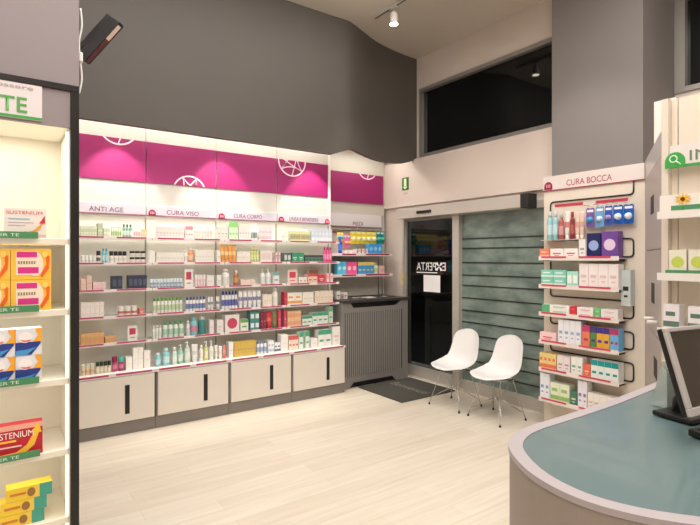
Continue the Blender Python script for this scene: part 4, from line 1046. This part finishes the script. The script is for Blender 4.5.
P4.txt = lambda w, h: [('SUSTENIUM', w*.8, h*.19, -.08*w, h*.6, (246, 240, 238), 'C')]
on_left(-12, 43, 3, 425, 1, 'supplement_box', 'red supplement box with white SUSTENIUM lettering and yellow arrow', None, P4, d=.05)
def P5(mb, w, d, h):
    mb.box(-w/2, w/2, 0, d, 0, h, mat((240, 206, 60), .4)); y = -.001
    fr = lambda p: Vector((p.x*w, y-p.z, p.y*h))
    mb.box(.22*w, .5*w, y, 0, 0, h, mat((70, 160, 140), .4)); mb.box(.06*w, .22*w, y-.0004, 0, 0, h, mat((236, 200, 80), .4))
    mb.prism([(.04+.09*math.cos(2*PI*k/16), .5+.34*math.sin(2*PI*k/16)) for k in range(16)], 0, .001, mat((150, 110, 60), .4), fr)
    mb.box(-.42*w, -.08*w, y-.0008, 0, .42*h, .6*h, mat((206, 130, 50), .4))
# staggered stacks on the lowest visible shelf
t0 = thing('remedy_box', 'yellow and teal box, topmost of the staggered stack at lower left', 'box', world=False, group='yellow and teal boxes in a staggered stack')
Y = YU+.03; x0, x1 = x_on(6, Y), x_on(52, Y); wd = x1-x0; hh = .048
mb = MB(); P5(mb, wd, .06, hh); mb.build('carton', t0)
t0.location = ((x0+x1)/2, Y, ZL[4]+.0005+2*(hh+.001))
for i, (dx, lb) in enumerate(((-.018, 'yellow and teal box, middle of the staggered stack at lower left'), (-.026, 'yellow and teal box, bottom of the staggered stack at lower left'))):
    c = copy_tree(t0); c['label'] = lb; c.location = ((x0+x1)/2+dx, Y, ZL[4]+.0005+(1-i)*(hh+.001))

# ---- tilted black screen hung over the unit
fw = Vector((FX, FY, 0)); rt = Vector((RX, RY, 0)); upv = Vector((0, 0, 1))
cz_ = 2.26; ctr = Vector((0, 0, H)) + fw*cz_ + rt*((98-350)/F*cz_) + upv*((V0-38)/F*cz_)
q = R(48); vh = (ctr-Vector((0, 0, H))).normalized(); ax = rt*math.cos(q)+upv*math.sin(q); ax = (ax-vh*ax.dot(vh)).normalized()
pp = ax.cross(vh); pp = -pp if pp.z < 0 else pp
al = R(13); hx = (vh*math.cos(al)+pp*math.sin(al)).normalized(); nx_ = ax.cross(hx)
t = thing('wall_monitor', 'small black flat screen tilted on a bracket beside the grey wall, upper left', 'monitor', ctr, world=False)
mw = Matrix((ax, hx, nx_)).transposed().to_4x4(); t.rotation_euler = mw.to_euler()
mb = MB(); mb.bbox(-.115, .115, -.13, .13, -.010, .010, mat((34, 38, 40), .35), .003, 2); mb.build('casing', t)
sgn = -1 if nx_.dot(pp) > 0 else 1
mb = MB(); mb.box(-.11, .11, -.12, .12, sgn*.0102, sgn*.016, mat((20, 20, 24), .1)); mb.build('screen', t)
mb = MB(); mb.box(-.11, .02, -.135, -.1302, -.006, .006, mat((96, 40, 44), .3)); mb.build('edge_reflection', t)  # reddish strip colours in the screen's grazing reflection along this edge
mb = MB(); mb.box(.021, .10, -.135, -.1302, -.007, .007, mat((214, 190, 180), .4)); mb.build('edge_reflection_pale', t)  # pale end of that painted reflection, not a lamp
mb = MB(); mb.tube([(-.05, .05, 0), (-.10, .05, 0)], .012, BLACKM, 8); mb.build('bracket', t)
TV = t
# ---- white cable
pts = [(XU2+.006, YU+.04, z) for z in (2.62, 2.55, 2.48, 2.40, 2.33, 2.27)]
pts = [(p[0]+.006*math.sin(i*2.1)+.004, p[1], p[2]) for i, p in enumerate(pts)]
m = MB(); m.tube(smooth_closed(pts, 5, False), .004, mat((226, 224, 222), .4), 6); m.bbox(XU2+.003, XU2+.018, YU+.03, YU+.05, 2.40, 2.44, mat((226, 224, 222), .4), .003, 1)
o = m.build('cable', TV); bpy.context.view_layer.update(); o.matrix_parent_inverse = TV.matrix_world.inverted(); o['label'] = 'thin white cable hanging down'

# ================================================================== CEILING TRACK AND SPOTLIGHT
XT = 3.40
t = thing('ceiling_track', 'grey lighting track on the ceiling near the wavy soffit', 'light track', (XT, 3.2, CH))
m = MB(); m.box(XT-.018, XT+.018, 1.2, 4.30, CH-.032, CH-.001, mat((190, 184, 174), .4)); m.build('rail', t)
m = MB(); m.box(XT-.007, XT+.007, 1.22, 4.28, CH-.034, CH-.032, BLACKM); m.build('slot', t)
def spot(y, lab, grp):
    t = thing('spotlight', lab, 'spotlight', (XT, y, CH-.034), group=grp)
    m = MB(); m.box(XT-.017, XT+.017, y-.05, y+.05, CH-.05, CH-.0345, mat((186, 180, 172), .4)); m.tube([(XT, y, CH-.05), (XT, y, CH-.10)], .008, mat((186, 180, 172), .4), 8); m.build('mount', t)
    m = MB(); m.lathe([(.028, .12), (.04, .10), (.046, 0), (.05, -.005)], mat((196, 188, 180), .4), (XT, y, CH-.205), 16); m.build('lamp_body', t)
    m = MB(); m.lathe([(.043, -.008), (.043, -.0055)], mat((255, 244, 224), .5, emis=14), (XT, y, CH-.205), 16); m.build('lens', t)
spot(3.97, 'small lit spotlight hanging from the ceiling track above the entrance', None)

# ================================================================== COUNTER
HC = 1.05
out = [(2.54, 1.0), (2.40, 1.01), (1.95, .985), (1.6, .985), (1.44, .988), (1.33, .972), (1.235, .925), (1.16, .84), (1.108, .74), (1.090, .63), (1.115, .525), (1.18, .42), (1.30, .29), (1.50, .15), (1.80, .02), (2.40, -.10), (2.54, -.10)]
curve = smooth_closed(out, 6, False)
def inset(pts, d):
    n = len(pts); res = []
    for i in range(n):
        a = Vector(pts[i-1]); b = Vector(pts[i]); c = Vector(pts[(i+1) % n])
        e1 = (b-a); e2 = (c-b)
        if e1.length < 1e-6 or e2.length < 1e-6: res.append(tuple(b)); continue
        e1.normalize(); e2.normalize()
        n1 = Vector((-e1.y, e1.x)); n2 = Vector((-e2.y, e2.x)); nn = (n1+n2); 
        if nn.length < 1e-4: nn = n1
        nn.normalize(); k = d/max(.4, nn.dot(n1)); res.append((b.x+nn.x*k, b.y+nn.y*k))
    return res
ins = inset(curve, .04)
bod = inset(curve, .003)
t = thing('sales_counter', 'curved taupe sales counter with teal glass top in the foreground', 'counter', (1.8, .5, 0))
TAUPE = mat((150, 138, 130), .5, noise=.01)
m = MB(); m.prism(bod, .0, HC-.018, TAUPE, smooth=False); o = m.build('front_panel', t)
m = MB(); n = len(curve); RM = mat((170, 162, 165), .35)
vs = [(p[0], p[1], HC) for p in curve] + [(p[0], p[1], HC) for p in ins] + [(p[0], p[1], HC-.016) for p in curve] + [(p[0], p[1], HC-.016) for p in ins]
fs = []
for i in range(n):
    j = (i+1) % n; fs += [(i, j, n+j, n+i), (i, j, 2*n+j, 2*n+i), (2*n+i, 2*n+j, 3*n+j, 3*n+i), (n+i, n+j, 3*n+j, 3*n+i)]
m.add(vs, fs, RM); m.build('rim', t)
m = MB(); m.prism(ins, HC-.016, HC-.002, mat((94, 116, 118), .28, name='teal_glass', coat=.25)); m.build('glass_top', t)

# ---- monitor on the counter
t = thing('desktop_monitor', 'silver framed flat monitor with dark screen tilted back on the counter', 'monitor', (1.85, .68, HC), rz=R(-9.6), world=False)
MT = R(-17)
SIL = mat((196, 192, 190), .35, .3); 
rot = Matrix.Rotation(MT, 4, 'X')
WM, HM = .36, .262
# local x = width, -y = towards viewer; origin at left-bottom of the screen body
def T(mb):
    mb.v = [tuple(rot @ Vector(p) + Vector((0, 0, .085))) for p in mb.v]; return mb
m = MB(); m.bbox(0, WM, .012, .030, 0, HM, BLACK, .006, 2); T(m).build('casing', t)
m = MB(); bz = .024
for a in ((0, WM, 0, bz), (0, WM, HM-bz*.55, HM), (0, bz*.8, bz, HM-bz*.55), (WM-bz*.8, WM, bz, HM-bz*.55)): m.bbox(a[0], a[1], 0, .0125, a[2], a[3], SIL, .002, 1)
T(m).build('bezel', t)
m = MB(); m.box(bz*.8, WM-bz*.8, .009, .0123, bz, HM-bz*.55, mat((58, 52, 44), .25)); T(m).build('screen', t)
m = MB(); m.tube([(WM*.72, .19, .0), (WM*.72, .19, .05), (WM*.72, .12, .17)], .02, BLACK, 10); m.build('stand_neck', t)
m = MB(); m.bbox(.19, WM+.03, .11, .24, .0005, .016, BLACK, .005, 2); m.build('stand_base', t)
MON = t
# ---- telephone / keypad
t = thing('card_terminal', 'small black keypad lying before the monitor on the counter', 'keypad', (1.66, .50, HC), rz=R(-14), world=False)
m = MB(); m.bbox(0, .16, -.05, .05, .0, .022, BLACK, .006, 2); m.build('body', t)
m = MB()
for i in range(5):
    for j in range(3): m.bbox(.018+i*.027, .038+i*.027, -.036+j*.026, -.018+j*.026, .021, .026, BLACKM, .002, 1)
m.build('keys', t)
KP = t
# ---- brochure holder
t = thing('brochure_holder', 'clear acrylic leaflet holder with green leaflet beside the monitor', 'leaflet holder', (2.0, .86, HC), rz=R(-12), world=False)
AC = mat((206, 216, 210), .08, alpha=.4, name='acrylic')
m = MB(); m.box(-.05, .05, -.002, .001, 0, .13, AC); m.box(-.05, .05, .001, .06, 0, .003, AC)
m.box(-.05, .05, -.002, -.0025, 0, .13, AC); m.build('front_plate', t)
m = MB(); r2 = Matrix.Rotation(R(14), 4, 'X'); 
m.box(-.05, .05, .055, .058, 0, .16, AC, rot=Matrix.Translation((0, 0, 0)) @ Matrix.Rotation(R(14), 4, 'X')); m.build('back_plate', t)
for x in (-.05, .048): m = MB(); m.prism([(-.002, 0), (.06, 0), (.016, .155), (-.002, .13)], x, x+.002, AC, lambda p: Vector((p.z, p.x, p.y))); m.build('side_plate', t)
m = MB(); m.box(-.042, .042, .004, .007, .004, .14, mat((150, 176, 150), .5)); m.box(-.03, .03, .0035, .004, .05, .09, mat((200, 220, 190), .5))
o = m.build('leaflet'); o.location = (2.0, .86, HC); o.rotation_euler = (0, 0, R(-12)); tag(o, 'pale green leaflet standing in the clear acrylic holder', 'leaflet')
BH = t; BL = o

# ---- placements refined
MON.location = (1.652, .603, HC+.001); KP.location = (1.735, .600, HC+.0005)
BH.location = (2.043, .797, HC+.0005); BL.location = (2.043, .797, HC+.004)

# ================================================================== LIGHTS
def area(name, loc, rot, sx, sy, power, col=(1, .93, .84)):
    l = bpy.data.lights.new(name, 'AREA'); l.shape = 'RECTANGLE'; l.size = sx; l.size_y = sy; l.energy = power; l.color = col
    o = bpy.data.objects.new(name, l); COL.objects.link(o); o.location = loc; o.rotation_euler = rot; return o
def spotl(name, loc, target, power, ang, blend=.4, col=(1, .9, .78), r=.03):
    l = bpy.data.lights.new(name, 'SPOT'); l.energy = power; l.spot_size = R(ang); l.spot_blend = blend; l.color = col; l.shadow_soft_size = r
    o = bpy.data.objects.new(name, l); COL.objects.link(o); o.location = loc
    o.rotation_euler = (Vector(target)-Vector(loc)).to_track_quat('-Z', 'Y').to_euler(); return o
area('room_light', (1.2, 1.2, CH-.05), (0, 0, 0), 3.2, 2.6, 140, (1, .955, .905))
area('room_light_b', (-1.2, -1.6, CH-.05), (0, 0, 0), 2.5, 2.5, 82, (1, .955, .905))
area('room_light_c', (3.2, 1.0, CH-.05), (0, 0, 0), 1.2, 1.6, 36, (1, .955, .905))
area('cove_light', (1.5, 5.05, 3.0), (PI, 0, 0), 3.6, .10, 38, (1, .96, .90))
area('cove_light_b', (4.0, 5.2, 3.05), (0, 0, 0), .8, .1, 5, (1, .95, .86))
area('shelf_fill', (1.4, 3.6, 4.1), (R(30), 0, 0), 4, .3, 26, (1, .96, .91))
area('shelf_wash', (1.95, 4.80, 2.66), (R(-2), 0, 0), 2.9, .05, 8, (1, .97, .92))  # added lamp without a fixture, brightens the shelves
for i, x in enumerate((.95, 1.98, 3.12)): spotl('panel_spot', (x, 4.86, 3.04), (x+.01, 5.03, 2.40), 72, 60, .3)
spotl('track_spot', (XT, 3.97, CH-.22), (XT+.3, 3.6, 0), 60, 90, .6)
spotl('track_spot_b', (XT, 2.4, CH-.22), (3.9, 2.4, 1), 60, 90, .6)
area('ceiling_bounce', (.5, .2, 2.9), (PI, 0, 0), 2.5, 1.5, 40, (1, .93, .85))
area('door_view_fill', (7.2, 4.8, 4.5), (0, 0, 0), 2, 2, 160)  # added lamp outdoors, lifts the dark view through the door glass
area('unit_light', (-.45, YU+.14, 2.11), (0, 0, 0), 1.3, .15, 3.0, (1, .97, .93))
for z in ZL[:5]: area('unit_shelf_light', (-.4, YU+.06, z-.03), (R(25), 0, 0), 1.2, .04, 1.0, (1, .97, .93))

wd = bpy.data.worlds.new('World'); scene.world = wd; wd.use_nodes = True
wd.node_tree.nodes['Background'].inputs[0].default_value = (.02, .022, .03, 1); wd.node_tree.nodes['Background'].inputs[1].default_value = 1.4

# ================================================================== CAMERA
cam = bpy.data.cameras.new('camera'); co = bpy.data.objects.new('camera', cam); COL.objects.link(co); scene.camera = co
cam.sensor_width = 36; cam.lens = 36*F/700; cam.shift_y = -(262.5-V0)/700; cam.clip_start = .02
co.location = (0, 0, H); co.rotation_euler = (R(90), 0, AZ-R(90))
scene.view_settings.view_transform = 'Standard'; scene.view_settings.look = 'None'; scene.view_settings.exposure = 0.0
for o in WROOTS:
    if '_w' in o: del o['_w']
